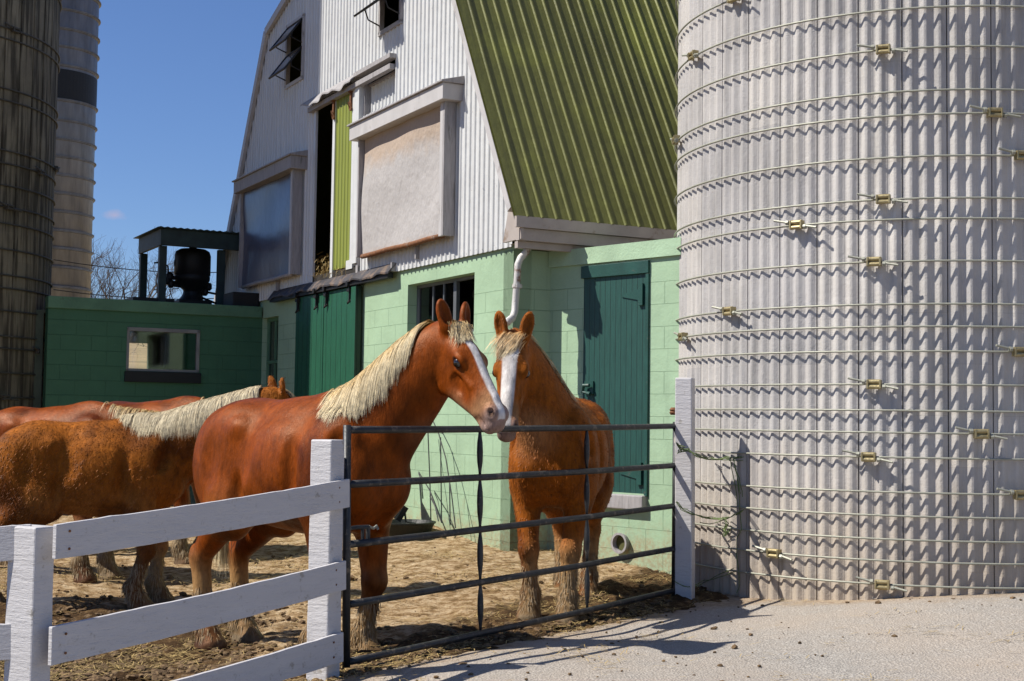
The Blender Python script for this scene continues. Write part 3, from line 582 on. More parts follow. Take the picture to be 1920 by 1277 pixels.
mb = MB(); SH.box(mb, (a-.02, b+.02), (c-.15, c-.005), (-.02, .05)); put('sill', mb, m_black, wn_, bevel=.004)

# canopy and engine on the outbuilding roof
m_can = simple('dark green canopy board', (.03, .055, .05), .6, var=.3)
CO = -.8; cu = lambda px, py, o=0: SH.at(px, py, CO+o)   # canopy front plane stands a little back from the parapet
U1, ZT = cu(302, 428); ZB = cu(302, 459)[1]
cn = thing('roof_canopy', 'small open canopy on posts over the engine on the outbuilding roof', 'canopy', SH.P(1.0, 2.9, CO-.6))
mb = MB(); SH.box(mb, (.02, U1), (ZB, ZT), (CO-.08, CO)); SH.box(mb, (U1-.05, U1), (ZB, ZT), (CO-1.35, CO-.08)); SH.box(mb, (.02, U1-.05), (ZT-.06, ZT), (CO-1.35, CO-1.3)); put('beam', mb, m_can, cn, bevel=.004)
mb = MB(); z0 = ZT+.003
for k in range(28): x0 = .0+k*(U1+.06)/28; x1 = .0+(k+1)*(U1+.06)/28; h0 = .010+.014*(k % 2); h1 = .010+.014*((k+1) % 2); mb.hexa([SH.P(x0, z0, CO+.05), SH.P(x1, z0, CO+.05), SH.P(x1, z0, CO-1.45), SH.P(x0, z0, CO-1.45), SH.P(x0, z0+h0, CO+.05), SH.P(x1, z0+h1, CO+.05), SH.P(x1, z0+h1, CO-1.45), SH.P(x0, z0+h0, CO-1.45)])
put('sheet_roof', mb, m_can, cn)
for t, o in ((U1-.12, -.10), (U1-.12, -1.25), (.30, -.10), (.30, -1.25)):
    mb = MB(); SH.box(mb, (t, t+.105), (2.9, ZB), (CO+o-.09, CO+o+.01)); put('post', mb, m_can, cn, bevel=.004)
mb = MB(); SH.box(mb, (U1-.25, U1+.35), (2.9, 3.14), (CO-.6, CO-.1)); put('base_block', mb, m_black, cn)
mb = MB(); SH.box(mb, (.03, .42), (2.9, 3.22), (-.55, -.08)); put('dark_box', mb, m_black, cn, bevel=.01)
EO = -1.45; eu = SH.at(361, 500, EO)[0]; zt = SH.at(361, 466, EO)[1]; zb = SH.at(361, 530, EO)[1]
en = thing('engine', 'black engine with rounded fan cover standing on a block under the canopy', 'engine', SH.P(eu, 2.9, EO))
ce = SH.P(eu, 0, EO); mb = MB(); mb.lathe(ce, [(.12, zb-.26), (.13, zb-.12), (.20, zb-.06), (.235, zb), (.262, zb+.03), (.265, zb+.09), (.255, zb+.10), (.27, zb+.11), (.27, zt-.11), (.25, zt-.05), (.19, zt-.015), (.05, zt)], 20); put('housing', mb, m_black, en, smooth=True)
mb = MB(); mb.lathe(ce, [(.06, zt-.005), (.06, zt+.03), (.03, zt+.035)], 12); put('cap', mb, m_black, en)
mb = MB(); mb.box(ce, SH.u, SH.n, ZU, (-.40, .40), (-.25, .25), (2.9, zb-.36)); mb.box(ce, SH.u, SH.n, ZU, (-.26, .24), (-.2, .2), (zb-.36, zb-.27)); mb.lathe(ce, [(.2, zb-.30), (.14, zb-.2), (.12, zb-.1)], 20); put('mount', mb, m_black, en, bevel=.02)
for k, (du, z, r_) in enumerate(((.34, .06, .06), (.37, .0, .045), (.32, -.05, .05), (-.25, -.06, .055), (.25, .27, .035), (-.2, -.14, .05))):
    z += zb; mb = MB(); mb.lathe(ce+SH.u*du+ZU*(z-.05), [(r_*.5, 0), (r_, .03), (r_, .09), (r_*.6, .12)], 12); mb.tube([ce+SH.u*du+ZU*z, ce+SH.u*du*.4+ZU*(z-.02)], r_*.5, 8); put('fitting', mb, m_black, en)
mb = MB(); mb.tube([ce+SH.u*x+ZU*(zb+z) for x, z in ((.58, .26), (.46, .28), (.37, .22), (.36, .08))], .014, 6); mb.tube([ce+SH.u*x+ZU*(zb+z) for x, z in ((.2, -.1), (.34, -.12), (.29, -.26), (.42, -.3), (.3, -.36))], .008, 6)
mb.tube([ce+SH.u*-.15+ZU*(zb-.12), ce+SH.u*-.85+ZU*(zb-.22)], .018, 6); mb.tube([ce+SH.u*-.1+ZU*(zb-.2), ce+SH.u*-.85+ZU*(zb-.46)], .018, 6); put('pipe', mb, m_black, en, each=True)

# ---------------------------------------------------------------- silos
def stave_silo(name, label, C, R, n, prof, ztop, mat, hoops, m_h, hr, base_z, lugs, phase=0., lugm=None, hgap=.0):
    th = thing(name, label, 'silo', (*C, base_z)); V = []; a = []; rr = []
    for k in range(n):
        for f, d in prof: a.append(phase+(k+f)*2*pi/n); rr.append(R+d)
    a = np.array(a); rr = np.array(rr); N = len(a)
    ring = lambda z: np.stack([C[0]+rr*np.cos(a), C[1]+rr*np.sin(a), np.full(N, z)], 1)
    V = np.concatenate([ring(-.5), ring(ztop)]); i = np.arange(N); Fc = np.stack([i, (i+1) % N, (i+1) % N+N, i+N], 1)
    def uvf(V):
        u = np.arctan2(V[:, 1]-C[1], V[:, 0]-C[0])-phase; return np.stack([(u % (2*pi))*R, V[:, 2]], 1)
    mesh_obj('stave_wall', V, Fc, mat, th, uvf=uvf)
    mb = MB(); mb.lathe((*C, ztop), [(R, 0), (R*.9, .5), (R*.5, 1.1), (.05, 1.4)], 40); put('dome_roof', mb, m_hoop, th)
    rmax = R+max(d for _, d in prof)+hr+hgap
    for zi, z in enumerate(hoops):
        lg = [l for l in lugs if l[0] == zi]; mb = MB(); n2 = 150; st = lg[0][1] if lg else 2.2
        pts = [A_(C[0]+rmax*cos(st+2*pi*k/n2), C[1]+rmax*sin(st+2*pi*k/n2), z+(.012 if k == n2 else 0)) for k in range(n2+1)]
        mb.tube(pts, hr, 6); h = put('hoop', mb, m_h, th, smooth=True)
        for _, al in lg:
            c = A_(C[0]+(rmax+.018)*cos(al), C[1]+(rmax+.018)*sin(al), z); rad = A_(cos(al), sin(al), 0); tg = A_(-sin(al), cos(al), 0)
            mb = MB()
            for s_ in (-1, 1): mb.box(c, tg, rad, ZU, (s_*.046-.007, s_*.046+.007), (-.025, .032), (-.033, .033))
            for s_ in (-1, 1): mb.tube([c-tg*.05+ZU*.020*s_+rad*.012, c+tg*.05+ZU*.020*s_+rad*.012], .017, 10)
            mb.box(c, tg, rad, ZU, (-.05, .05), (-.01, .005), (-.02, .02)); put('lug', mb, lugm or m_lug, h, bevel=.002)
            mb = MB(); sg = 1 if tg[0] < 0 else -1
            mb.tube([c+tg*(.06)*sg+ZU*.018+rad*.012, c+tg*.19*sg+ZU*.045+rad*.02], hr*1.15, 6); mb.tube([c-tg*(.06)*sg-ZU*.01+rad*.012, c-tg*.18*sg-ZU*.035+rad*.03], hr*1.15, 6)
            for d_ in (.075, -.075): mb.tube([c+tg*(d_-.01)*sg+ZU*.02*np.sign(d_)+rad*.012, c+tg*(d_+.012)*sg+ZU*.02*np.sign(d_)+rad*.013], .02, 6)
            put('rod_end', mb, m_h, h, each=True)
    return th
W43 = 2*pi/40
trap = [(.0, -.055), (.014, -.055)]
for k in range(3):
    b = .014+k*.325; trap += [(b+f*.325, h) for f, h in ((.0, -.016), (.05, -.0195), (.16, -.0195), (.22, -.017), (.44, .001), (.50, .003), (.62, .003), (.68, .001), (.92, -.014))]
trap += [(.989, -.016), (.990, -.055)]
ys_h = [10.6, 86, 167, 212, 291, 370.5, 409, 488.6, 569.7, 612.2, 659, 722, 771.4, 813.6, 860.7, 926.8, 971.6, 1016.5, 1057.5, 1102.8]
Yh = 10.18; zh = [atY(1910, y+1, Yh)[2] for y in ys_h]; zh = [zh[0]+.33, *zh]; zh = [zh[0]+1.1, zh[0]+.75, zh[0]+.38]+zh
lugpx = [(1380, 24), (1305, 90), (1657, 96), (1863, 209), (1914, 288), (1273, 254), (1657, 371), (1497, 417), (1640, 489), (1372, 579), (1286, 625), (1910, 656), (1640, 716), (1838, 811), (1630, 857), (1912, 927), (1455, 1030), (1655, 1092)]
lugs = []
for px, py in lugpx:
    d = ray(px, py)[:2]; d = d/d[1]; u = unit(d); b = u@SILO_C; cc = SILO_C@SILO_C-(SILO_R+.02)**2; q = b*b-cc; s = b-sqrt(max(q, 0)); P = u*s
    z = atY(px, py, P[1])[2]; zi = int(np.argmin([abs(z-h) for h in zh])); al = math.atan2(P[1]-SILO_C[1], P[0]-SILO_C[0]); lugs.append((zi, al))
a0 = pi+.1538 # first joint, measured from -x toward the viewer
stave_silo('concrete_silo', 'pale corrugated concrete stave silo with steel hoops beside the gate', SILO_C, SILO_R, 40, trap, 13.5, m_silo, zh, m_hoop, .0085, 0., lugs, phase=a0, hgap=.013)
flat = [(.0, -.018), (.03, -.018), (.05, 0), (.95, 0), (.97, -.018)]
Cl = A_(-8.26, 18.8); Rl = 1.88; yl = [55, 75, 168, 190, 283, 307, 348, 388, 401, 419, 467, 515, 539.5, 582, 630, 653, 699, 745, 768]
zl = [atY(0, y, 17.9)[2] for y in yl if y != 401]; zl = [zl[0]+.9, zl[0]+.75]+zl
def lug_on(C, R, zs, L):
    out = []
    for px, py in L:
        u = unit(ray(px, py)[:2]); b = u@C; q = b*b-C@C+(R+.02)**2; P = u*(b-sqrt(max(q, 0))); z = atY(px, py, P[1])[2]; out.append((int(np.argmin([abs(z-h) for h in zs])), math.atan2(P[1]-C[1], P[0]-C[0])))
    return out
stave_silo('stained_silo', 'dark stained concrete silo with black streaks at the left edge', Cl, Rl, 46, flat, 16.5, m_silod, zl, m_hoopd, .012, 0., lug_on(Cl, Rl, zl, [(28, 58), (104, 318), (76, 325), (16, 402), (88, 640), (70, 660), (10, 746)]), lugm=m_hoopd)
m_met = Mat('galvanised sheet', .45, .35, .5); _n = m_met.noise(m_met.coord('Object', (1.5, 1.5, .25)), 2.2, 6, .65)
m_met.col(m_met.ramp(_n, (.3, (.15, .147, .15)), (.7, (.29, .283, .285)))); m_met.rough(m_met.ramp(m_met.noise(m_met.coord(), 3, 4), (.3, .32), (.7, .5))); m_met = m_met.m
Cm = A_(-.3365*60, 60.); Rm = 1.78; ms = thing('metal_silo', 'tall slim ringed metal silo with one black band behind the stained silo', 'silo', (*Cm, 0))
zr = lambda y: atY(170, y, 59.)[2]
mb = MB(); mb.lathe((*Cm, 0), [(Rm, -1), (Rm, zr(193)), (Rm, zr(193)+.001), (Rm, 24), (1.2, 25), (.1, 25.6)], 72); put('shell', mb, m_met, ms, smooth=True)
ms.children[0].data.polygons.foreach_set('use_smooth', [True]*len(ms.children[0].data.polygons))
mb = MB(); mb.lathe((*Cm, 0), [(Rm+.02, zr(190)), (Rm+.02, zr(136))], 72); put('black_band', mb, m_black, ms)
for y in (-10, 24, 60, 93, 128, 193, 230, 265, 298, 332, 366, 400, 435, 468, 503, 540):
    mb = MB(); mb.lathe((*Cm, zr(y)), [(Rm+.0, -.07), (Rm+.05, -.05), (Rm+.05, 0), (Rm+.09, .0), (Rm+.09, .03), (Rm, .05)], 72); put('ring', mb, m_met, ms)
# ---------------------------------------------------------------- wires and tree behind
for k, (ya, yb) in enumerate(((493, 505), (549, 552))):
    a = atY(100, ya-6, 55.); b = atY(470, yb+3, 62.); mb = MB(); mb.tube([a+(b-a)*i/8-ZU*.25*(1-(i/4-1)**2) for i in range(9)], .02, 5)
    o = put('power_line', mb, m_black, base=a); tag(o, ('upper' if k == 0 else 'lower')+' thin black power line crossing the sky behind the canopy', 'power line')
def tree(px, Y, h, seed, label):
    b = atY(px, 575, Y); b[2] = gh(b[0], b[1])-.3; th = thing('bare_tree', label, 'tree', b); r = np.random.default_rng(seed); mb = MB(); mt = MB()
    top = atY(px, 452, Y)[2]-b[2]; h = top*1.2
    def grow(p, d, L, rad, lev):
        pts = [p]; n = 5
        for i in range(n):
            d = unit(d+r.normal(0, .13, 3)+A_(0, 0, .05)); pts.append(pts[-1]+d*L/n)
        (mt if lev == 0 else mb).tube(pts, list(np.linspace(rad, rad*.55, n+1)), 6 if lev < 2 else 3, cap=False)
        if lev >= 5: return
        for k in range(4):
            i = n if k == 0 else r.integers(2, n+1); ax = unit(np.cross(d, r.normal(0, 1, 3))); an = r.uniform(.35, .9); nd = unit(d*cos(an)+ax*sin(an)+A_(0, 0, .12)); grow(pts[i], nd, L*r.uniform(.6, .82), rad*.55*(.9 if k == 0 else .75), lev+1)
    grow(b, A_(.02, 0, 1), h*.30, h*.024, 0)
    for k in range(4): grow(b+ZU*h*.26, unit(A_(cos(k*1.6+1)*.9, sin(k*1.6+1), .8)), h*.27, h*.015, 1)
    mbk = simple('grey brown bark', (.10, .075, .06), .9); put('trunk', mt, mbk, th); put('crown', mb, mbk, th)
tree(208, 75, 12, 4, 'bare winter tree behind the outbuilding, between silo and canopy')

# ---------------------------------------------------------------- signed distance modelling for the horses
class SDF:
    def __init__(s, lo, hi, h):
        s.lo = A_(*lo); s.h = h; s.n = np.ceil((A_(*hi)-s.lo)/h).astype(int)+1; s.g = np.full(s.n, .25, np.float32)
    def _win(s, lo, hi, m):
        a = np.maximum(np.floor((lo-m-s.lo)/s.h).astype(int), 0); b = np.minimum(np.ceil((hi+m-s.lo)/s.h).astype(int)+1, s.n)
        if (b <= a).any(): return None, None
        ax = [(s.lo[i]+s.h*np.arange(a[i], b[i])).astype(np.float32) for i in range(3)]
        return tuple(slice(a[i], b[i]) for i in range(3)), np.stack(np.meshgrid(*ax, indexing='ij'), -1)
    def _put(s, w, d, k, sub):
        g = s.g[w]
        if sub: d = -d; hh = np.clip(.5-.5*(d-g)/k, 0, 1); s.g[w] = g*(1-hh)+d*hh+k*hh*(1-hh) if False else -( (lambda a, b: np.minimum(a, b)-np.maximum(k-np.abs(a-b), 0)**2/(4*k))(-g, -d))
        else: s.g[w] = np.minimum(g, d)-np.maximum(k-np.abs(g-d), 0)**2/(4*k)
    def ell(s, c, r, R=None, k=.05, sub=False):
        """ellipsoid at c, radii r, axes = rows of R"""
        c = A_(*c); r = A_(*r); R = np.eye(3) if R is None else np.asarray(R); e = np.sqrt(((R*r[:, None])**2).sum(0))
        w, P = s._win(c-e, c+e, k+.03)
        if w is None: return
        q = (P-c.astype(np.float32))@R.T.astype(np.float32); k0 = np.sqrt(((q/r)**2).sum(-1)); k1 = np.sqrt(((q/r**2)**2).sum(-1))+1e-6
        s._put(w, (k0*(k0-1)/k1).astype(np.float32), k, sub)
    def cone(s, a, b, r1, r2, k=.05, lat=None, sc=1., sub=False):
        """tapered capsule a-b; across unit vector lat it is scaled by sc"""
        a = A_(*a); b = A_(*b); m = max(r1, r2); w, P = s._win(np.minimum(a, b)-m, np.maximum(a, b)+m, k+.03)
        if w is None: return
        q = P-a.astype(np.float32); d = b-a
        if lat is not None:
            f = (1/sc-1); q = q+(q@lat)[..., None]*lat*f; d = d+(d@lat)*lat*f
        t = np.clip((q@d)/(d@d), 0, 1); D = np.sqrt(((q-t[..., None]*d)**2).sum(-1))-(r1+(r2-r1)*t)
        if sc < 1: D = D*(.5+.5*sc)
        s._put(w, D.astype(np.float32), k, sub)
    def chain(s, pts, rad, k=.04, **kw):
        for (a, b), (r1, r2) in zip(zip(pts[:-1], pts[1:]), zip(rad[:-1], rad[1:])): s.cone(a, b, r1, r2, k, **kw)
    def sample(s, P):
        q = (P-s.lo)/s.h; q = np.clip(q, 0, s.n-1.001); i = q.astype(int); f = q-i; out = 0
        for dx in (0, 1):
            for dy in (0, 1):
                for dz in (0, 1):
                    out = out+s.g[i[:, 0]+dx, i[:, 1]+dy, i[:, 2]+dz]*np.where(dx, f[:, 0], 1-f[:, 0])*np.where(dy, f[:, 1], 1-f[:, 1])*np.where(dz, f[:, 2], 1-f[:, 2])
        return out
    def grad(s, P):
        e = s.h; G = np.stack([s.sample(P+A_(*v))-s.sample(P-A_(*v)) for v in ((e, 0, 0), (0, e, 0), (0, 0, e))], 1)
        return G/(np.linalg.norm(G, axis=1, keepdims=True)+1e-9)
    def surface(s):
        """naive surface nets"""
        g = s.g; ins = g < 0; sh = np.array(g.shape)-1
        acc = np.zeros((*sh, 3), np.float32); cnt = np.zeros(sh, np.float32)
        off = [(a, b, c) for a in (0, 1) for b in (0, 1) for c in (0, 1)]
        def sl(o): return tuple(slice(o[i], o[i]+sh[i]) for i in range(3))
        for ax in range(3):
            for o in off:
                if o[ax]: continue
                o2 = list(o); o2[ax] = 1; A = g[sl(o)]; B = g[sl(o2)]; m = (A < 0) != (B < 0)
                idx = np.nonzero(m); t = A[idx]/(A[idx]-B[idx]); p = np.tile(np.array(o, np.float32), (len(t), 1)); p[:, ax] += t
                acc[idx] += p; cnt[idx] += 1
        cell = cnt > 0; vid = np.full(sh, -1, np.int64); ci = np.argwhere(cell); vid[cell] = np.arange(len(ci))
        V = s.lo+s.h*(ci+acc[cell]/cnt[cell][:, None]); F = []
        for ax in range(3):
            u, v = (ax+1) % 3, (ax+2) % 3; lo = [1, 1, 1]; hi = [int(x) for x in sh]; lo[ax] = 0
            A = g[tuple(slice(lo[i], hi[i]) for i in range(3))]; lo2 = lo.copy(); hi2 = hi.copy(); lo2[ax] += 1; hi2[ax] += 1
            B = g[tuple(slice(lo2[i], hi2[i]) for i in range(3))]; m = np.argwhere((A < 0) != (B < 0))
            if not len(m): continue
            c = m+np.array(lo); flip = g[tuple(c.T)] >= 0; q = []
            for du, dv in ((0, 0), (1, 0), (1, 1), (0, 1)):
                cc = c.copy(); cc[:, u] -= du; cc[:, v] -= dv; q.append(vid[tuple(cc.T)])
            q = np.stack(q, 1); q[flip] = q[flip][:, ::-1]; F.append(q)
        return V, np.concatenate(F)

def vnoise3(P, f, seed=0):
    r = np.random.default_rng(seed); A = r.normal(0, 1, (6, 3)); A /= np.linalg.norm(A, axis=1)[:, None]; o = 0
    for i in range(3): o = o+fbm(P@A[2*i], P@A[2*i+1], f, 4, seed+i*31)
    return o/1.6
def strands(sd, roots, d0, length, steps, w, grav=.5, off=.012, jit=.12, curl=0., seed=1, side=None, stiff=.8, taper=True):
    """march hair strands over the body; returns verts/faces of tapered ribbons"""
    r = np.random.default_rng(seed); n = len(roots); p = roots.copy(); d = d0/np.linalg.norm(d0, axis=1, keepdims=True); L = length[:, None]/steps
    P = [p.copy()]; wob = r.normal(0, jit, (n, 3)); offs = off*(.5+1.3*r.random(n))
    for k in range(steps):
        d = d*stiff+A_(0, 0, -grav)+wob*.35+r.normal(0, jit*.4, (n, 3))
        if side is not None: d = d+side*.05
        d /= np.linalg.norm(d, axis=1, keepdims=True); p = p+d*L
        s_ = sd.sample(p); m = s_ < offs
        if m.any(): g = sd.grad(p[m]); p[m] += g*(offs[m]-s_[m])[:, None]
        P.append(p.copy())
    P = np.stack(P, 1); T = np.gradient(P, axis=1); G = np.stack([sd.grad(P[:, i]) for i in range(steps+1)], 1)
    S = np.cross(T, G); S /= np.linalg.norm(S, axis=2, keepdims=True)+1e-9; S += r.normal(0, .35, (n, 1, 3)); 
    ww = w*(.6+.8*r.random((n, 1, 1)))*(1-np.linspace(0, 1, steps+1)**2*.9)[None, :, None] if taper else w
    Lf, Rt = P-S*ww, P+S*ww; V = np.stack([Lf, Rt], 2).reshape(-1, 3); m = steps+1
    b = (np.arange(n)*m*2)[:, None]+np.arange(steps)[None]*2; Fq = np.stack([b, b+1, b+3, b+2], -1).reshape(-1, 4)
    return V, Fq, P

def coat_mat(name, rough=.42, bscale=70, bd=.004, sheen=.0, curl=0.):
    M = Mat(name, rough, 0, .15); at = M.n('ShaderNodeAttribute', attribute_name='coat'); co = M.coord('Object')
    st = M.coord('Object', (1, 1, .35)); n = M.noise(st, 26, 5, .7); n2 = M.noise(co, 4.5, 5, .65)
    cc = M.mix(1., at.outputs['Color'], M.ramp(n, (.3, .62), (.7, 1.3)), 'MULTIPLY'); cc = M.mix(1., cc, M.ramp(n2, (.3, .72), (.7, 1.18)), 'MULTIPLY')
    M.col(cc); M.rough(M.ramp(M.noise(co, 9, 4), (.3, rough-.10), (.7, rough+.14)))
    M.bump(M.noise(M.coord('Object', (1, 1, .6)), 7, 4, .6, .2), .006+curl); M.bump(M.noise(st, bscale, 5, .7, .4), bd); return M.m
m_hide = coat_mat('short glossy chestnut coat', .40, 80, .004)
m_fur = coat_mat('shaggy sorrel winter coat', .62, 48, .006, curl=.002)
for _m in (m_hide, m_fur):
    _b = _m.node_tree.nodes['Principled BSDF']; _b.inputs['Specular Tint'].default_value = (1, .52, .26, 1); _b.inputs['Specular IOR Level'].default_value = (.26 if _m is m_hide else .15)
def hair_mat(name):
    M = Mat(name, .55, 0, .2); at = M.n('ShaderNodeAttribute', attribute_name='coat'); co = M.coord('Object')
    M.col(M.mix(1., at.outputs['Color'], M.ramp(M.noise(co, 30, 3), (.3, .75), (.7, 1.15)), 'MULTIPLY')); return M.m
m_hair = hair_mat('coarse horse hair')
m_eye = simple('dark horse eye', (.012, .008, .006), .06, bmp=0, spec=.9)
BL = (.92, .60, .22); BLW = (1., .86, .56)

def horse(label, loc, yaw, sc, poll, hdir, hup, feet, coat, seed, vox=.0085, furm=None, mane_side=-1, mane_len=(.26, .42), n_mane=1500, blaze=(.05, .035), mane_col=BL,
          fore=True, fuzz=0, feather=(.42, .30, .16), fuzz_len=.018, neck_r=(.27, .20, .135), back_dip=.0, ear_tilt=(0, 0), part=None, mane_up=0., light_belly=.5, hs=1., tail=True, ear_yaw=0, mane_jit=.08, fore_len=(.10, .24)):
    """local frame: +x forward, +y left, z up, metres for a 1.62 m horse; poll/hdir/hup given in world space"""
    furm = furm or m_hide; r = np.random.default_rng(seed); cy, sy = cos(yaw), sin(yaw)
    RW = np.array([[cy, -sy, 0], [sy, cy, 0], [0, 0, 1]]); loc = A_(*loc)
    W = lambda P: (np.asarray(P)*sc)@RW.T+loc
    I = lambda P: ((np.asarray(P, float)-loc)@RW)/sc
    Idir = lambda v: unit(A_(*v)@RW)
    pl = I(poll); hd = Idir(hdir); up = Idir(hup); up = unit(up-hd*(up@hd)); sdv = np.cross(up, hd)   # sdv: horse's left for the head
    muz = pl+hd*.66
    lo = np.minimum(A_(-1.0, -.42, -.03), np.minimum(pl-.26, muz-.16)); hi = np.maximum(A_(.86, .42, 1.66), np.maximum(pl+.26, muz+.16))
    S = SDF(lo, hi, vox/sc if False else vox)
    E, Cn = S.ell, S.cone
    # trunk
    E((.06, 0, 1.15), (.56, .315, .40), k=.06); E((-.26, 0, 1.12), (.42, .30, .34), k=.08); E((.40, 0, 1.16), (.32, .265, .38), k=.08)
    Cn((-.5, 0, 1.38), (.30, 0, 1.40), .155, .15, .10); E((.38, 0, 1.50), (.26, .075, .115), k=.09)
    E((-.52, 0, 1.34), (.32, .17, .20), k=.10)
    for s in (-1, 1):
        E((-.50, s*.13, 1.28), (.30, .17, .25), k=.07); E((-.66, s*.145, 1.14), (.22, .155, .32), k=.07)
        E((-.36, s*.235, 1.36), (.07, .045, .06), k=.06)
        R = np.array([[.9, 0, .43], [0, 1, 0], [-.43, 0, .9]]); E((-.53, s*.19, .98), (.20, .125, .31), R, k=.07)
        E((.42, s*.17, 1.14), (.18, .11, .33), np.array([[.93, 0, -.36], [0, 1, 0], [.36, 0, .93]]), k=.12)
        E((.60, s*.13, 1.07), (.11, .12, .17), k=.07); E((.40, s*.205, 1.00), (.15, .095, .16), k=.06)
        E((.46, s*.12, .93), (.15, .10, .14), k=.06)
        E((.05, s*.22, 1.12), (.30, .10, .26), k=.08)
    # legs: (front L, front R, hind L, hind R) foot centres in local x,y
    bones = []
    for i, (fx, fy) in enumerate(feet):
        s = 1 if i % 2 == 0 else -1; lift = 0
        if i < 2:
            el = A_(.37, s*.19, .90); foot = A_(fx, fy, .0); kn = A_(.47+(fx-.47)*.45, s*.165+(fy-s*.165)*.55, .50); fe = A_(fx-.035, fy, .185); pa = A_(fx+.01, fy, .10)
            Cn(el, kn, .125, .075, .06, lat=A_(0, 1, 0), sc=.85); E(kn+A_(.008, 0, 0), (.074, .070, .085), k=.03); Cn(kn, fe, .060, .052, .03)
        else:
            st = A_(-.38, s*.20, .90); foot = A_(fx, fy, 0); hk = A_(fx-.10, s*.16+(fy-s*.16)*.6, .56); fe = A_(fx-.045, fy, .185); pa = A_(fx+.0, fy, .10)
            Cn(A_(-.46, s*.20, .92), hk, .145, .070, .07, lat=A_(0, 1, 0), sc=.78); E(st, (.10, .085, .12), k=.07)
            E(hk+A_(0, 0, -.01), (.078, .058, .085), k=.03); Cn(hk+A_(-.045, 0, .045), hk+A_(-.02, 0, -.03), .035, .035, .03); Cn(hk, fe, .062, .055, .03)
        E(fe, (.068, .066, .066), k=.03); Cn(fe+A_(-.01, 0, 0), pa, .062, .062, .02)
        Cn(fe+A_(-.03, 0, -.01), pa+A_(-.03, 0, -.03), .06, .062, .03)
        a, b = pa+A_(.01, 0, -.015), A_(fx+.045, fy, .022); Cn(a, b, .068, .090, .012); Cn(a, A_(fx+.0, fy, .022), .066, .084, .012)
        bones.append((kn if i < 2 else hk, fe, foot))
    # flank hollow and loin
    for s in (-1, 1):
        E((-.25, s*.345, 1.22), (.10, .055, .15), k=.07, sub=True); E((-.30, s*.31, .98), (.035, .05, .12), k=.05, sub=True)
        E((.235, s*.325, 1.15), (.035, .035, .24), k=.06, sub=True); E((-.55, s*.335, 1.20), (.05, .03, .14), k=.06, sub=True); E((.56, s*.27, 1.26), (.05, .05, .12), np.array([[.86, 0, -.5], [0, 1, 0], [.5, 0, .86]]), k=.06, sub=True)
    # neck
    base = A_(.40, 0, 1.22); c1 = base+A_(.22, 0, .16); c2 = pl-hd*.02-up*.10+A_(-.16, 0, -.12)*.8
    end = pl+hd*.02-up*.055; nk = []
    for t in np.linspace(0, 1, 9): nk.append((1-t)**3*base+3*(1-t)**2*t*c1+3*(1-t)*t*t*c2+t**3*end)
    tr = np.linspace(0, 1, 9); rad = np.interp(tr, [0, .45, 1], neck_r)
    for i in range(8):
        t = unit(nk[i+1]-nk[i]); lat = unit(np.cross(t, A_(0, 0, 1)) if abs(t[2]) < .97 else A_(0, 1, 0)); Cn(nk[i], nk[i+1], rad[i], rad[i+1], .07, lat=lat, sc=.60+.08*tr[i])
    # head
    hp = lambda a, b, c=0.: pl+(hd*a+up*b+sdv*c)*hs
    HR = np.stack([hd, up, sdv]); Eh = lambda c, rr, k=.03, sub=False: E(hp(*c), np.array(rr)*hs, HR, k=k, sub=sub)
    Eh((.08, -.045, 0), (.135, .105, .098), .04); Eh((.19, .004, 0), (.15, .062, .094), .04); Eh((.17, -.10, 0), (.13, .125, .078), .04)
    for s in (-1, 1):
        Eh((.19, -.125, s*.045), (.115, .105, .042), .03); Cn(hp(.24, -.185, s*.03), hp(.50, -.105, s*.022), .045*hs, .036*hs, .04)
        Eh((.215, .022, s*.085), (.052, .034, .028), .025)
    Cn(hp(.18, .012), hp(.50, .0), .072*hs, .050*hs, .05, lat=sdv, sc=.86); Eh((.36, -.05, 0), (.19, .078, .062), .04); Eh((.50, -.05, 0), (.12, .072, .058), .04)
    Eh((.575, -.035, 0), (.075, .068, .066), .03); Eh((.63, -.065, 0), (.040, .046, .056), .025); Eh((.585, -.118, 0), (.058, .032, .044), .02); Eh((.535, -.12, 0), (.05, .03, .034), .02)
    for s in (-1, 1):
        Cn(hp(.25, -.035, s*.078), hp(.38, -.03, s*.058), .016*hs, .012*hs, .025); Eh((.585, -.012, s*.045), (.044, .036, .028), .02)
        Eh((.600, -.004, s*.072), (.026, .014, .020), .010, True); Eh((.588, .004, s*.060), (.016, .012, .016), .01, True)
        Eh((.228, .0, s*.108), (.030, .020, .016), .012, True)
        Cn(hp(.66, -.098, s*.012), hp(.545, -.088, s*.058), .006, .005, .006, sub=True)
        Eh((.30, -.085, s*.080), (.05, .035, .02), .03, True)
        # ears
        ed = unit(-hd*.80+up*.45+sdv*s*.30+Idir((0, 0, 1))*.5+hd*ear_tilt[0 if s > 0 else 1]); eb = hp(.010, .035, s*.062)
        ef = unit(np.cross(ed, np.cross(unit(up*.6+hd*.5+sdv*s*(.25+ear_yaw)), ed))); es = np.cross(ed, ef)
        ER = np.stack([ed, ef, es]); E(eb+ed*.095*hs, A_(.095, .026, .044)*hs, ER, k=.018); E(eb+ed*.02, (.05, .036, .038), ER, k=.03)
        E(eb+(ed*.100+ef*.026)*hs, A_(.072, .022, .026)*hs, ER, k=.008, sub=True)
    V, F = S.surface()
    # relax stair steps a little
    G = S.grad(V); V = V-G*S.sample(V)[:, None]*.8
    # coat colours
    c = np.tile(np.array(coat[0]), (len(V), 1)); nz = vnoise3(V, 3.2, seed); z = V[:, 2]; x = V[:, 0]
    mixc = lambda m, col: c*(1-m[:, None])+np.array(col)*m[:, None]
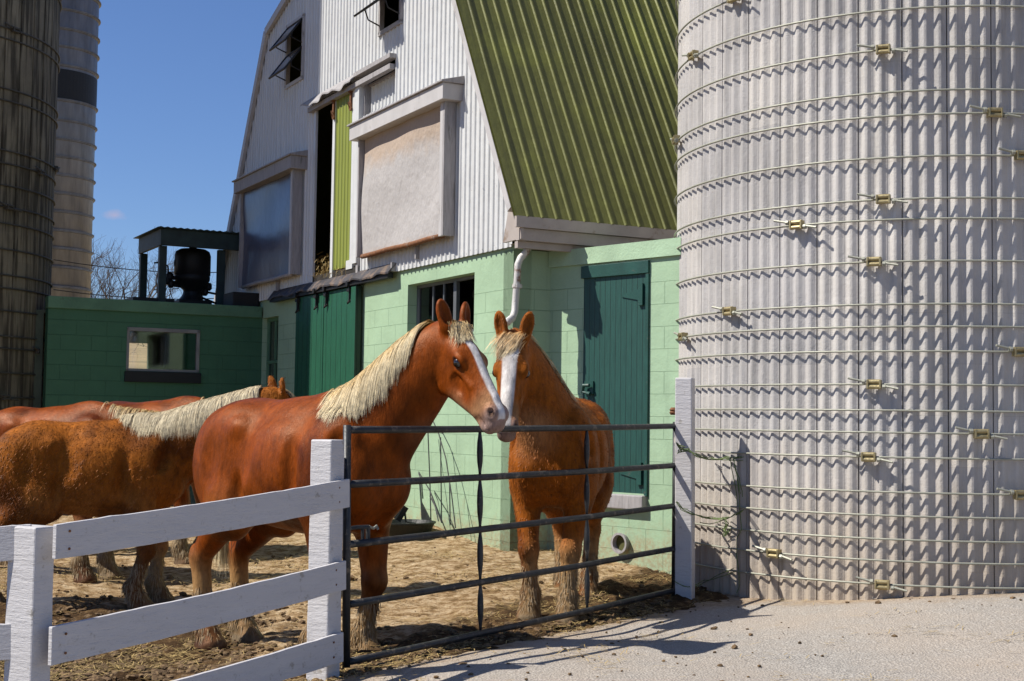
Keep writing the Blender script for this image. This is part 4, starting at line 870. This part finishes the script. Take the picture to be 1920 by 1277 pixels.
    rel = (V-pl)/hs; ha = rel@hd; hb = rel@up; hc = rel@sdv; head = sstep(.62, .30, np.linalg.norm(rel-hd*.33, axis=1))
    body = 1-head
    c = mixc(np.clip(sstep(1.05, .78, z+nz*.12)*sstep(.62, .80, z)*light_belly*(np.abs(x+.05) < .55), 0, 1), coat[1])
    c = mixc(sstep(.66, .30, z+nz*.14)*body, feather); c = mixc(sstep(.34, .08, z+nz*.12)*body*.75, (.17, .115, .06)); c = mixc(sstep(.075, .05, z)*body, (.24, .18, .11))
    c = mixc(sstep(-.05, .35, nz)*.75*body, coat[2])
    mz = head*sstep(.50, .60, ha+nz*.03); c = mixc(mz*.85, (.36, .27, .24)); c = mixc(head*sstep(.40, .52, ha+nz*.04)*(1-mz)*.55, (.52, .33, .17))
    jl = head*sstep(-.10, -.17, hb+nz*.02)*sstep(.25, .4, ha); c = mixc(jl*.5, (.5, .33, .18))
    bw = blaze[0]+(blaze[1]-blaze[0])*np.clip(ha/.6, 0, 1)+nz*.010; bz = head*sstep(0, -.010, np.abs(hc+.006)-bw)*(hb > -.035)*sstep(.05, .09, ha+nz*.03)*(ha < .64)
    c = mixc(np.clip(bz, 0, 1), (.80, .76, .72)); nb = (np.abs(hc) > .035)*head*sstep(.03, .012, np.linalg.norm(np.stack([ha-.600, hb+.002, np.abs(hc)-.060], 1), axis=1)); c = mixc(nb, (.03, .02, .02))
    eyl = head*sstep(.044, .028, np.linalg.norm(np.stack([(ha-.226)*.8, (hb-.0)*1.3, np.abs(hc)-.098], 1), axis=1)); c = mixc(eyl*.8, (.045, .025, .018))
    c = mixc(head*sstep(.0, -.05, ha)*sstep(.06, .1, hb)*.35, (.10, .04, .02))
    th = thing_h = None
    Vw = W(V); o = mesh_obj('horse', Vw, F, furm, base=loc, smooth=True, vcol=c.astype(np.float32))
    tag(o, label, 'horse', 'chestnut draft horses in the yard')
    # eyes
    for s in (-1, 1):
        mb = MB(); mb.lathe(W(hp(.228, .002, s*.088)), [(.001*sc, -.030*sc*hs)]+[(.030*sc*hs*cos(a), .030*sc*hs*sin(a)) for a in np.linspace(-1.4, 1.4, 9)]+[(.001*sc, .030*sc*hs)], 14); put('eye', mb, m_eye, o, smooth=True)
        mb = MB(); lid = [W(hp(.228+.032*cos(a), .004+.020*sin(a), s*(.1035-.012*abs(cos(a))))) for a in np.linspace(.15, pi-.15, 8)]; mb.tube(lid, [.003, .006, .008, .009, .009, .008, .006, .003], 6)
        c0 = tuple(x*.5 for x in coat[0]); me = put('eyelid', mb, m_hide, o, smooth=True); at = me.data.color_attributes.new('coat', 'FLOAT_COLOR', 'POINT'); at.data.foreach_set('color', np.tile([*c0, 1.], len(me.data.vertices)).astype(np.float32))
    def hair(name, V, Fq, P, c0, c1, mat=m_hair, seed=3):
        rr = np.random.default_rng(seed); n, m = P.shape[:2]; t = np.linspace(0, 1, m)[None, :, None]; b = rr.random((n, 1, 1))
        cc = (np.array(c0)*(1-t)+np.array(c1)*t)*(.72+.45*b); cc = np.repeat(cc[:, :, None], 2, 2).reshape(-1, 3)
        hobj = mesh_obj(name, W(V), Fq, mat, o, vcol=cc.astype(np.float32)); return hobj
    # mane roots along the crest
    n = n_mane; t = r.random(n)**.9; nka = np.array(nk); k = t*8*.97+.12; i = np.clip(k.astype(int), 0, 7); f = k-i
    t0_ = .24 if part is None else part; t = t0_+(1-t0_)*t; k = t*7.9; i = np.clip(k.astype(int), 0, 7); f = k-i
    cpt = nka[i]*(1-f[:, None])+nka[i+1]*f[:, None]; tg = nka[i+1]-nka[i]; tg /= np.linalg.norm(tg, axis=1)[:, None]; lat = np.cross(A_(0, 0, 1), tg); lat /= np.linalg.norm(lat, axis=1)[:, None]+1e-9; nu = np.cross(tg, lat)
    rt = cpt.copy()
    for _ in range(60):
        d = S.sample(rt); rt = rt+nu*np.maximum(-d, 0)[:, None]*.7
        if (d > -.004).all(): break
    side = mane_side*np.where(r.random(n) < .93, 1, -1)
    rt = rt+lat*r.normal(0, .012, n)[:, None]
    ln = r.uniform(*mane_len, n)*np.interp(t, [t0_, t0_+.15, .8, 1], [.45, .9, 1., .85]); clump = vnoise(t*42, t*0+3, 5)-.5
    d0 = nu*(.55+mane_up)+lat*(side*.9)[:, None]+tg*(clump[:, None]*.5-.25)
    Vh, Fh, Ph = strands(S, rt, d0, ln, 10, .0015, .46, .013, mane_jit, seed=seed+5, side=lat*side[:, None]+tg*clump[:, None]*(1.2 if mane_jit < .05 else 2), stiff=.75)
    hair('mane', Vh, Fh, Ph, tuple(x*.82 for x in mane_col), BLW)
    if fore:
        n = 1000; a = r.uniform(-.03, .05, n); cc = r.normal(0, .03, n); rt = np.array([hp(a[j], .06, cc[j]) for j in range(n)])
        for _ in range(30): rt = rt+up*np.maximum(-S.sample(rt), 0)[:, None]*.7
        fs = -.55 if fore is True else fore
        d0 = up*.8+hd*.7+sdv[None]*(r.normal(0, .35, (n, 1))+fs*.6); Vh, Fh, Ph = strands(S, rt, d0, r.uniform(*fore_len, n), 7, .0015, .35, .010, .12, seed=seed+6, side=np.tile(sdv*fs*1.5, (n, 1)))
        hair('forelock', Vh, Fh, Ph, tuple(x*.9 for x in mane_col), BLW)
    if tail:
        n = 900; rt = np.array([(-.80, 0, 1.30)])+r.normal(0, 1, (n, 3))*A_(.02, .03, .03); d0 = np.tile(A_(-.12, 0, -.8), (n, 1))+r.normal(0, .06, (n, 3))
        Vh, Fh, Ph = strands(S, rt, d0, r.uniform(.55, .85, n), 10, .0028, .45, .015, .03, seed=seed+7); hair('tail', Vh, Fh, Ph, (.45, .25, .10), BLW)
    # feathering over fetlocks
    for bi, (kn, fe, ft) in enumerate(bones):
        n = 520; z = r.uniform(.10, .42, n)**1.1; tt = np.clip((kn[2]-z)/(kn[2]-fe[2]), 0, 1); ax = kn[None]*(1-tt[:, None])+fe[None]*tt[:, None]; an = r.uniform(0, 2*pi, n); dr = np.stack([np.cos(an), np.sin(an), 0*an], 1); rt = ax.copy(); rt[:, 2] = z
        for _ in range(14): rt = rt+dr*np.maximum(-S.sample(rt)+.0, 0)[:, None]*.8
        Vh, Fh, Ph = strands(S, rt, dr*.5+A_(0, 0, -1), r.uniform(.025, .07, n), 4, .0019, .5, .004, .16, seed=seed+20+bi); hair('fetlock_hair', Vh, Fh, Ph, tuple(x*.8 for x in feather), (.50, .40, .26), seed=bi)
    if fuzz:
        idx = r.choice(len(V), fuzz); rt = V[idx]; N = S.grad(rt); m = (rt[:, 2] > .12)&(np.linalg.norm(rel[idx]-hd*.45, axis=1) > .28); rt = rt[m]; N = N[m]; fl = np.tile(A_(-.8, 0, -.75), (len(rt), 1)); fl = fl+vnoise3(rt, 5, 9)[:, None]*A_(.2, 0, .8)*(.35+.9*(vnoise3(rt, 1.6, 4)[:, None] > .25)); fl -= N*(fl*N).sum(1)[:, None]
        ln = fuzz_len*(.5+.9*r.random(len(rt)))
        d0 = fl*.9+N*.42; Vh, Fh, Ph = strands(S, rt, d0, ln, 2, .0016, .1, .0015, .12, seed=seed+9)
        cc = c[idx][m]; b = r.random((len(rt), 1)); cc = cc*(.65+.75*b); cc = np.repeat(cc[:, None], 6, 1).reshape(-1, 3)
        mesh_obj('coat_hair', W(Vh), Fh, m_hair, o, vcol=cc.astype(np.float32))
    return o, S, W
CH_A = ((.265, .054, .004), (.40, .15, .035), (.075, .013, .002))
CH_B = ((.37, .104, .012), (.32, .12, .03), (.14, .034, .006))
CH_C = ((.42, .13, .016), (.55, .27, .08), (.12, .032, .007))
F0 = [(.47, .165), (.47, -.165), (-.72, .155), (-.72, -.155)]
sel = globals().get('ONLY', 'ABCDE')
if 'A' in sel:   # profile horse in the middle, facing right and a little toward the camera
    horse('glossy dark chestnut horse with long blond mane and narrow blaze, nuzzling its neighbour', (-1.335, 9.15, -.14), radians(-43), 1.10,
          poll=atY(848, 628, 8.66), hdir=atY(936, 774, 8.34)-atY(848, 628, 8.66), hup=(.62, -.62, .5), feet=[(.38, .17), (.34, -.17), (-.78, .15), (-.74, -.16)],
          coat=CH_A, seed=11, vox=.0075, mane_side=-1, fore_len=(.05, .13), n_mane=9500, mane_len=(.16, .42), mane_jit=.03, blaze=(.034, .030), neck_r=(.285, .212, .138), fuzz=0, feather=(.46, .27, .11), ear_tilt=(-.1, -.1))
if 'B' in sel:   # facing the camera behind the gate
    fB = A_(.27, 10.15); dB = unit(A_(-.18, -.98)); bb = fB-dB*.58
    horse('sorrel horse facing the camera with broad white blaze, in front of the green plank door', (bb[0]+.02, bb[1], -.02), math.atan2(dB[1], dB[0]), 1.06,
          poll=atY(964, 642, 9.82), hdir=atY(948, 806, 9.47)-atY(964, 642, 9.82), hup=(-.10, -.95, .35), feet=[(.57, .13), (.50, -.14), (-.66, .12), (-.78, -.10)],
          coat=CH_B, seed=12, vox=.0075, furm=m_fur, mane_side=1, n_mane=700, mane_len=(.10, .2), blaze=(.060, .042), mane_col=(.88, .46, .13), fuzz=26000, fuzz_len=.016, feather=(.44, .27, .12), fore=-1.5, hs=1.07, fore_len=(.07, .19))
if 'C' in sel:
    horse('shaggy sorrel horse at the left with thick blond mane, head behind the middle horse', (-3.30, 11.2, -.09), radians(8), .95,
          poll=atY(518, 750, 11.25), hdir=(.55, .55, -.62), hup=(.5, .3, .8), feet=[(.50, .14), (.36, -.17), (-.62, .15), (-.80, -.15)],
          coat=CH_C, seed=13, vox=.009, furm=m_fur, mane_side=-1, n_mane=9000, mane_len=(.20, .42), mane_col=(.95, .78, .50), mane_up=.35, fuzz=42000, fuzz_len=.020, feather=(.50, .34, .16), part=.05, neck_r=(.29, .25, .16))
if 'D' in sel:
    horse('chestnut horse at the far left mostly hidden by the shaggy horse', (-4.05, 12.5, -.02), radians(-25), .98,
          poll=(-2.75, 12.2, 1.35), hdir=(.5, -.2, -.75), hup=(.7, 0, .5), feet=F0, coat=CH_A, seed=14, vox=.012, mane_side=-1, n_mane=600, fore=False)
if 'E' in sel:
    horse('chestnut horse farthest back against the dark outbuilding, only its back showing', (-3.45, 13.6, .02), radians(-25), 1.0,
          poll=(-2.3, 13.2, 1.30), hdir=(.5, -.2, -.75), hup=(.7, 0, .5), feet=F0, coat=CH_A, seed=15, vox=.012, mane_side=-1, n_mane=600, fore=False)

# ---------------------------------------------------------------- gate
def lerp3(a, b, t): return a+(b-a)*t
gate = thing('tube_gate', 'dark five rail tube gate between the white posts', 'gate', (GATE_A[0], GATE_A[1], .05))
GP = PL(GATE_A, math.atan2(-GD[0], GD[1]))   # u along the gate
gpt = lambda px, py, off=0: onpl(px, py, GP.O+GP.n*off, GP.n)
rails = [((652, 806), (1265, 799)), ((652, 908), (1265, 873)), ((652, 1021), (1265, 948.5)), ((652, 1133), (1265, 1028.5)), ((652, 1241), (1265, 1107))]
rr_ = []
for (xa, ya), (xb, yb) in rails:
    a, b = gpt(xa, ya), gpt(xb, yb); n = 14; s_ = random.random()*6
    pts = [lerp3(a, b, i/n)-ZU*.012*sin(pi*i/n)*(.4+random.random()*.2)+GP.n*.006*sin(s_+i*.8) for i in range(n+1)]; rr_.append((a, b))
    mb = MB(); mb.tube(pts, .0215, 12); put('rail', mb, m_gate, gate, smooth=True)
for px, y0, y1, r_ in ((651, 797, 1251, .023), (1267, 791, 1126, .023)):
    mb = MB(); mb.tube([gpt(px, y0), gpt(px-(3 if px > 1000 else 2), y1)], r_, 12); put('stile', mb, m_gate, gate, smooth=True)
for px in (905, 1105):   # flattened uprights, pinched where they pass behind each rail
    pts = []; rad = []
    for (a, b), (c, d) in zip(rr_[:-1], rr_[1:]):
        t = (px-652)/613.; t = t*np.linalg.norm(a-CAM)/(np.linalg.norm(a-CAM)*t+np.linalg.norm(b-CAM)*(1-t)); p0, p1 = lerp3(a, b, t), lerp3(c, d, t)
        for f, w_ in ((.0, .010), (.12, .014), (.3, .024), (.5, .027), (.7, .024), (.88, .014), (1., .010)): pts.append(lerp3(p0, p1, f)-GP.n*-.022*1+A_(0, 0, 0)); rad.append(w_)
    pts = [q-2*GP.n*.0 for q in pts]; mb = MB(); mb.tube(pts, rad, 12, flat=(1, .75)); put('upright', mb, m_gate, gate, smooth=True)
mb = MB(); mb.tube([gpt(655, 991, .03), gpt(668, 989, .03), gpt(690, 988, .03)], .013, 8); mb.tube([gpt(690, 986, .03), gpt(690, 1012, .03)], .013, 8); mb.tube([gpt(680, 990, .03), gpt(680, 1012, .03)], .01, 8); la = put('latch', mb, m_gate, gate)
mb = MB(); mb.tube([gpt(692, 987, .03), gpt(700, 991, .05), gpt(706, 986, .06), gpt(709, 993, .05)], .008, 6); put('latch_hook', mb, m_hoop, la)

# ---------------------------------------------------------------- white fence
fe = thing('board_fence', 'white painted board fence with two posts in the left foreground', 'fence', (-1.5, 7, 0))
PA = A_(-2.02, 5.98); PB = A_(-1.035, 7.72); FD = unit(PB-PA); FP = PL(PA, math.atan2(-FD[0], FD[1])); fpt = lambda px, py, off=0: onpl(px, py, FP.O+FP.n*off, FP.n)
# FP.n points to the yard side (left); camera side is -n
def post(name, c, u, n, hw, hd_, z0, z1, parent, mat=m_fence, bev=.008, lean=(0, 0)):
    mb = MB(); k = 10; P = []
    for j in range(k+1):
        f = j/k; z = z0+(z1-z0)*f; w = .0012*sin(j*2.3+c[0]); cc = A_(c[0]+lean[0]*f, c[1]+lean[1]*f, z)
        P.append([cc+u*(sx*(hw+w))+n*(sy*(hd_+w)) for sx, sy in ((-1, -1), (1, -1), (1, 1), (-1, 1))])
    mb.raw(np.concatenate(P), [(j*4+i, j*4+(i+1) % 4, (j+1)*4+(i+1) % 4, (j+1)*4+i) for j in range(k) for i in range(4)]+[(3, 2, 1, 0), (k*4, k*4+1, k*4+2, k*4+3)])
    return put(name, mb, mat, parent, bevel=bev)
c2 = A_(-1.02, 7.76); post('post', c2, FP.u, FP.n, .062, .072, -.4, 1.325, fe)
c1 = A_(-2.06, 6.02); post('post', c1, FP.u, FP.n, .055, .085, -.5, .965, fe)
def board(name, a0, a1, b0, b1, th, parent, nn, seed):
    """board from end a (bottom a0, top a1) to end b, thickness th along -nn, slightly wavy and bowed"""
    r = np.random.default_rng(seed); n = 26; mb = MB(); P = []
    for i in range(n+1):
        f = i/n; lo = lerp3(a0, b0, f)+ZU*(.0010*r.normal()-.010*sin(pi*f)); hi = lerp3(a1, b1, f)+ZU*(.0010*r.normal()-.010*sin(pi*f)); o = nn*(.004*sin(f*5+seed))
        P.append([lo+o, hi+o, hi+o-nn*th, lo+o-nn*th])
    V = np.concatenate(P); mb.raw(V, [(i*4+k, i*4+(k+1) % 4, (i+1)*4+(k+1) % 4, (i+1)*4+k) for i in range(n) for k in range(4)]+[(3, 2, 1, 0), (n*4, n*4+1, n*4+2, n*4+3)])
    o = put(name, mb, m_fence, parent, bevel=.003); mb = MB()
    for f in (.035, .955):
        for v in (.25, .75):
            c = lerp3(lerp3(a0, a1, v), lerp3(b0, b1, v), f)-nn*0; d = -nn if (nn@(CAM-c)) < 0 else nn; c = c+d*.004 if d@nn > 0 else c+d*(th+.001)
            t = unit(b0-a0); mb.raw([c+t*.006*cos(a)+ZU*.006*sin(a) for a in np.arange(7)*2*pi/7]+[c-d*.004+t*.006*cos(a)+ZU*.006*sin(a) for a in np.arange(7)*2*pi/7], [tuple(range(7)), tuple(range(13, 6, -1))]+[(i, 7+i, 7+(i+1) % 7, (i+1) % 7) for i in range(7)])
    put('nail_head', mb, m_rust, o, each=True); return o
cs = -FP.n
for k, (l0, l1, r0, r1) in enumerate((((104, 1050), (106, 983), (655, 951), (655, 898)), ((97, 1249), (99, 1176), (649, 1105), (649, 1051)), ((85, 1400), (88, 1340), (645, 1241), (645, 1185)))):
    off = -.085-.0; q = lambda p: fpt(p[0], p[1], off-.022); board('rail', q(l0), q(l1), q(r0), q(r1), .022, fe, cs, k+3)
LFD = unit(A_(-1, -.08)); LP = PL(PA+A_(-.06, .02), math.atan2(-LFD[0], LFD[1])); lpt = lambda px, py: onpl(px, py, LP.O, LP.n)
for k, (r0, r1, l0, l1) in enumerate((((46, 1049), (58, 983), (-260, 1060), (-260, 992)), ((42, 1236), (44, 1168), (-260, 1240), (-260, 1172)), ((40, 1420), (42, 1350), (-260, 1424), (-260, 1354)))):
    nn = LP.n*np.sign(LP.n@A_(0, -1, 0)); board('rail', lpt(*l0), lpt(*l1), lpt(*r0), lpt(*r1), .022, fe, nn, k+9)
for px, py in ((437, 1192), (444, 1210)):
    pass
gpst = thing('gate_post', 'square white painted post at the right end of the gate, by the silo', 'gate post', (1.39, 11.05, 0))
post('post', A_(1.392, 11.02), unit(A_(.927, -.375, 0)), unit(A_(.375, .927, 0)), .068, .056, -.3, 1.80, gpst, lean=(-.012, 0))
mb = MB(); c = atY(1262, 771, 11.1); mb.lathe(c, [(.02, -.03), (.03, -.01), (.022, 0), (.03, .012), (.015, .03)], 12); mb.tube([c, c+A_(.06, 0, 0)], .008, 6); put('insulator', mb, m_rust, gpst)
# twine
m_twine = simple('green baling twine', (.16, .22, .08), .8, var=.35, scale=30)
def twine(label, lines, base, rad=.006):
    mb = MB(); r = np.random.default_rng(len(label))
    for L_, k in lines:
        P0 = [atY(*q) for q in L_]
        for j in range(k):
            o = r.normal(0, .010, (len(P0), 3)); o[0] = 0; Q = [P0[i]+o[i] for i in range(len(P0))]; S_ = []
            for i in range(len(Q)-1):
                for f in (0, .33, .66): S_.append(lerp3(Q[i], Q[i+1], f)+r.normal(0, .003, 3)-ZU*.006*sin(pi*f))
            mb.tube(S_+[Q[-1]], rad, 5)
    o = put('baling_twine', mb, m_twine, base=base); tag(o, label, 'twine', 'green twine tying the gate to the silo hoops')
def sY(px):   # depth of the silo skin (or the post) under a twine point
    u = unit(ray(px, 900)[:2]); b_ = u@SILO_C; q_ = b_*b_-SILO_C@SILO_C+(SILO_R+.03)**2; return 10.86 if px < 1316 else (u*(b_-sqrt(max(q_, 0))))[1]-.02
tw = lambda *L: [(x, y, sY(x)) for x, y in L]
twine('highest green twine, bunched at the gate stile and tied to a silo hoop', [(tw((1268, 832), (1276, 838), (1290, 843), (1306, 855), (1335, 861), (1360, 858), (1392, 856)), 4), (tw((1268, 830), (1280, 836), (1270, 848), (1284, 846)), 3), (tw((1375, 860), (1383, 900), (1392, 925)), 2), (tw((1368, 860), (1378, 905), (1382, 950)), 1), (tw((1384, 900), (1390, 990), (1382, 1010), (1386, 1100), (1380, 1112)), 1)], (1.3, 10.9, 1.1), .0035)
twine('middle green twine with a big knot, from the gate rail to the silo', [(tw((1268, 942), (1285, 955), (1305, 967), (1335, 970), (1360, 972), (1378, 963), (1394, 957)), 3), (tw((1312, 980), (1340, 978), (1362, 973)), 1), (tw((1355, 970), (1364, 980), (1352, 990), (1366, 998), (1356, 1006), (1364, 985)), 3)], (1.3, 10.9, .8), .0035)
twine('lowest green twine, slack from the gate stile to the bottom silo hoops', [(tw((1266, 1090), (1290, 1098), (1320, 1094), (1350, 1080), (1378, 1068)), 2)], (1.3, 10.9, .3), .0035)

# ---------------------------------------------------------------- things by the barn wall
wp = lambda px, py, off: onpl(px, py, FA.O+FA.n*off, FA.n)
mb = MB()
for L_ in ([(806, 785), (812, 790), (822, 812), (836, 860), (847, 930), (854, 990)], [(802, 800), (806, 900), (808, 977)], [(826, 820), (827, 900), (828, 979)], [(785, 885), (806, 920), (820, 960), (828, 980)], [(843, 905), (844, 985)], [(785, 888), (790, 900), (793, 935)], [(806, 930), (816, 950), (822, 977)]):
    mb.tube([wp(x, y, .10+.12*(y-785)/200) for x, y in L_], .0065, 5)
o = put('wire_panel', mb, m_black, base=wp(820, 985, .2)); tag(o, 'bent thin dark wires leaning on the green barn wall between the two horses', 'wire panel')
m_tool = simple('dark plastic', (.02, .024, .02), .5, var=.3)
sp_ = thing('shovel', 'dark shovel head standing on the ground against the barn wall', 'shovel', wp(800, 970, .3))
mb = MB(); A4 = [wp(790, 938, .25), wp(809, 976, .32), (wp(792, 974, .30))]; B4 = [a+FA.n*.012 for a in A4]; mb.raw(A4+B4, [(0, 1, 2), (3, 5, 4), (0, 3, 4, 1), (1, 4, 5, 2), (2, 5, 3, 0)]); put('blade', mb, m_tool, sp_)
mb = MB(); mb.tube([wp(790, 942, .26), wp(787, 900, .12)], .010, 6); put('handle', mb, m_tool, sp_)
tb = thing('feed_tub', 'low round dark feed tub on the ground by the barn wall behind the middle horse', 'feed tub', gpz := onpl(758, 978, FA.O+FA.n*.45, FA.n))
c = A_(gpz[0], gpz[1], gh(gpz[0], gpz[1])-.02); mb = MB(); mb.lathe(c, [(.25, 0), (.31, .13), (.325, .135), (.325, .15), (.30, .15), (.24, .03), (.02, .03)], 32); put('tub', mb, m_tool, tb, smooth=False)
mb = MB(); q = c+A_(.02, -.05, .15); mb.tube([q+A_(-.02, 0, .16), q, q+A_(.1, 0, -.02)], .012, 6); mb.tube([q+A_(-.1, 0, .02), q+A_(-.02, 0, .16)], .02, 6, flat=(1, 3)); put('scoop', mb, m_tool, tb)
tr = thing('feed_trough', 'low dark rubber trough on the ground behind the middle horse legs', 'trough', gpz2 := atY(548, 1008, 15.2))
c = A_(gpz2[0]-.08, gpz2[1], gh(gpz2[0], gpz2[1])); mb = MB(); ux = unit(A_(1, -.1, 0)); uy = A_(.1, 1, 0)
for sx, sy, hx, hy in ((0, -1, .5, .02), (0, 1, .5, .02), (-1, 0, .02, .28), (1, 0, .02, .28)): q = c+ux*(sx*.5)+uy*(sy*.28); mb.box(q, ux, uy, ZU, (-hx, hx), (-hy, hy), (-.05, .19))
mb.box(c, ux, uy, ZU, (-.48, .48), (-.26, .26), (-.02, .03)); put('trough_body', mb, m_tool, tr, bevel=.01)

# ---------------------------------------------------------------- loose bits on the ground
def scatter(n, xr, yr, f, seed):
    r = np.random.default_rng(seed); x = r.uniform(*xr, n*4); y = r.uniform(*yr, n*4); w_ = f(x, y); k = r.random(n*4) < w_; return x[k][:n], y[k][:n], r
def surf(x, y):
    e = edge(x, y); mu = np.clip(1-np.abs(e+.25)/.75, 0, 1); z = smooth_h(x, y); return z+np.where(e > .02, .012, .012), e, mu
ico = np.array([(0, 0, 1)]+[(cos(a)*.9, sin(a)*.9, .45) for a in np.arange(5)*2*pi/5]+[(cos(a+.6)*.9, sin(a+.6)*.9, -.45) for a in np.arange(5)*2*pi/5]+[(0, 0, -1)])
icf = [(0, 1+i, 1+(i+1) % 5) for i in range(5)]+[(1+i, 6+i, 1+(i+1) % 5) for i in range(5)]+[(1+(i+1) % 5, 6+i, 6+(i+1) % 5) for i in range(5)]+[(11, 6+(i+1) % 5, 6+i) for i in range(5)]
def clods(name, label, cat, x, y, size, mat, r, lift=0.):
    z, e, mu = surf(x, y); n = len(x); V = np.tile(ico, (n, 1, 1))*(1+r.normal(0, .22, (n, 12, 1))); s_ = size*(.35+r.random((n, 1, 1))**2.2*1.6); V = V*s_*A_(1, 1, .62)
    a = r.random(n)*6.28; ca, sa = np.cos(a)[:, None], np.sin(a)[:, None]; X = V[..., 0]*ca-V[..., 1]*sa; Y = V[..., 0]*sa+V[..., 1]*ca; V = np.stack([X+x[:, None], Y+y[:, None], V[..., 2]+(z+lift)[:, None]], -1).reshape(-1, 3)
    F = (np.array(icf)[None]+np.arange(n)[:, None, None]*12).reshape(-1, 3); o = mesh_obj(name, V, F, mat, base=(float(x[0]), float(y[0]), 0)); return tag(o, label, cat, kind='stuff')
m_clod = simple('clod of dark mud', (.15, .092, .045), .95, var=.45, scale=9, bmp=.006, bscale=70, dirt=((.26, .17, .08), 22, .5))
fm_ = lambda x, y: np.where(edge(x, y) < .05, np.clip(np.clip(1-np.abs(edge(x, y)+.25)/.7, 0, 1)+sstep(-1.0, -2.2, x)*sstep(12.5, 9.5, y)*.8+sstep(9.2, 7.6, y)*sstep(.2, -.6, x)*.9, 0.03, 1)*(vnoise(x*2.3, y*2.3, 3) > .30), 0)
x, y, r = scatter(7000, (-4.6, 1.6), (5.9, 13.5), fm_, 3); clods('mud_clods', 'dark crumbly mud clods churned up along the gate and fence', 'mud', x, y, .017, m_clod, r)
x, y, r = scatter(150, (-1.2, 4.8), (6.5, 11.22), lambda x, y: (edge(x, y) > .05)*(np.hypot(x-SILO_C[0], y-SILO_C[1]) > SILO_R+.1)*np.clip(1.4-edge(x, y)*.35, .1, 1), 8); clods('dropped_clods', 'small brown droppings and clods strewn over the asphalt', 'droppings', x, y, .013, m_clod, r)
def blades(name, label, cat, x, y, L0, mat, r, wd=.0022):
    z, e, mu = surf(x, y); n = len(x); a = r.normal(.0, .9, n); L_ = L0*(.4+r.random(n)*1.2); d = np.stack([np.cos(a)*L_, np.sin(a)*L_, r.normal(0, .12, n)*L_+.002], 1); s_ = np.stack([-np.sin(a), np.cos(a), 0*a], 1)*wd; c = np.stack([x, y, z+.006+r.random(n)*.012], 1)
    V = np.stack([c-d/2-s_, c-d/2+s_, c+d/2+s_, c+d/2-s_], 1).reshape(-1, 3); F = np.arange(n*4).reshape(-1, 4); o = mesh_obj(name, V, F, mat, base=(float(x[0]), float(y[0]), 0)); return tag(o, label, cat, kind='stuff')
fy = lambda x, y: (edge(x, y) < .12)*np.clip((vnoise(x*1.7, y*1.7, 12)-.25)*1.8, .05, 1)
x, y, r = scatter(22000, (-4.6, 2.0), (5.9, 15.5), fy, 5); blades('yard_straw', 'loose straw trodden into the yard dirt', 'straw', x, y, .055, m_straw, r)
fp_ = lambda x, y: (edge(x, y) > .0)*(np.hypot(x-SILO_C[0], y-SILO_C[1]) > SILO_R+.03)*np.clip((vnoise(x*1.9, y*3.1, 22)-.62)*4, .012, 1)
x, y, r = scatter(2600, (-1.4, 5.0), (6.4, 12.2), fp_, 6); blades('pavement_straw', 'wisps of straw blown in small patches over the asphalt', 'straw', x, y, .06, m_straw, r)
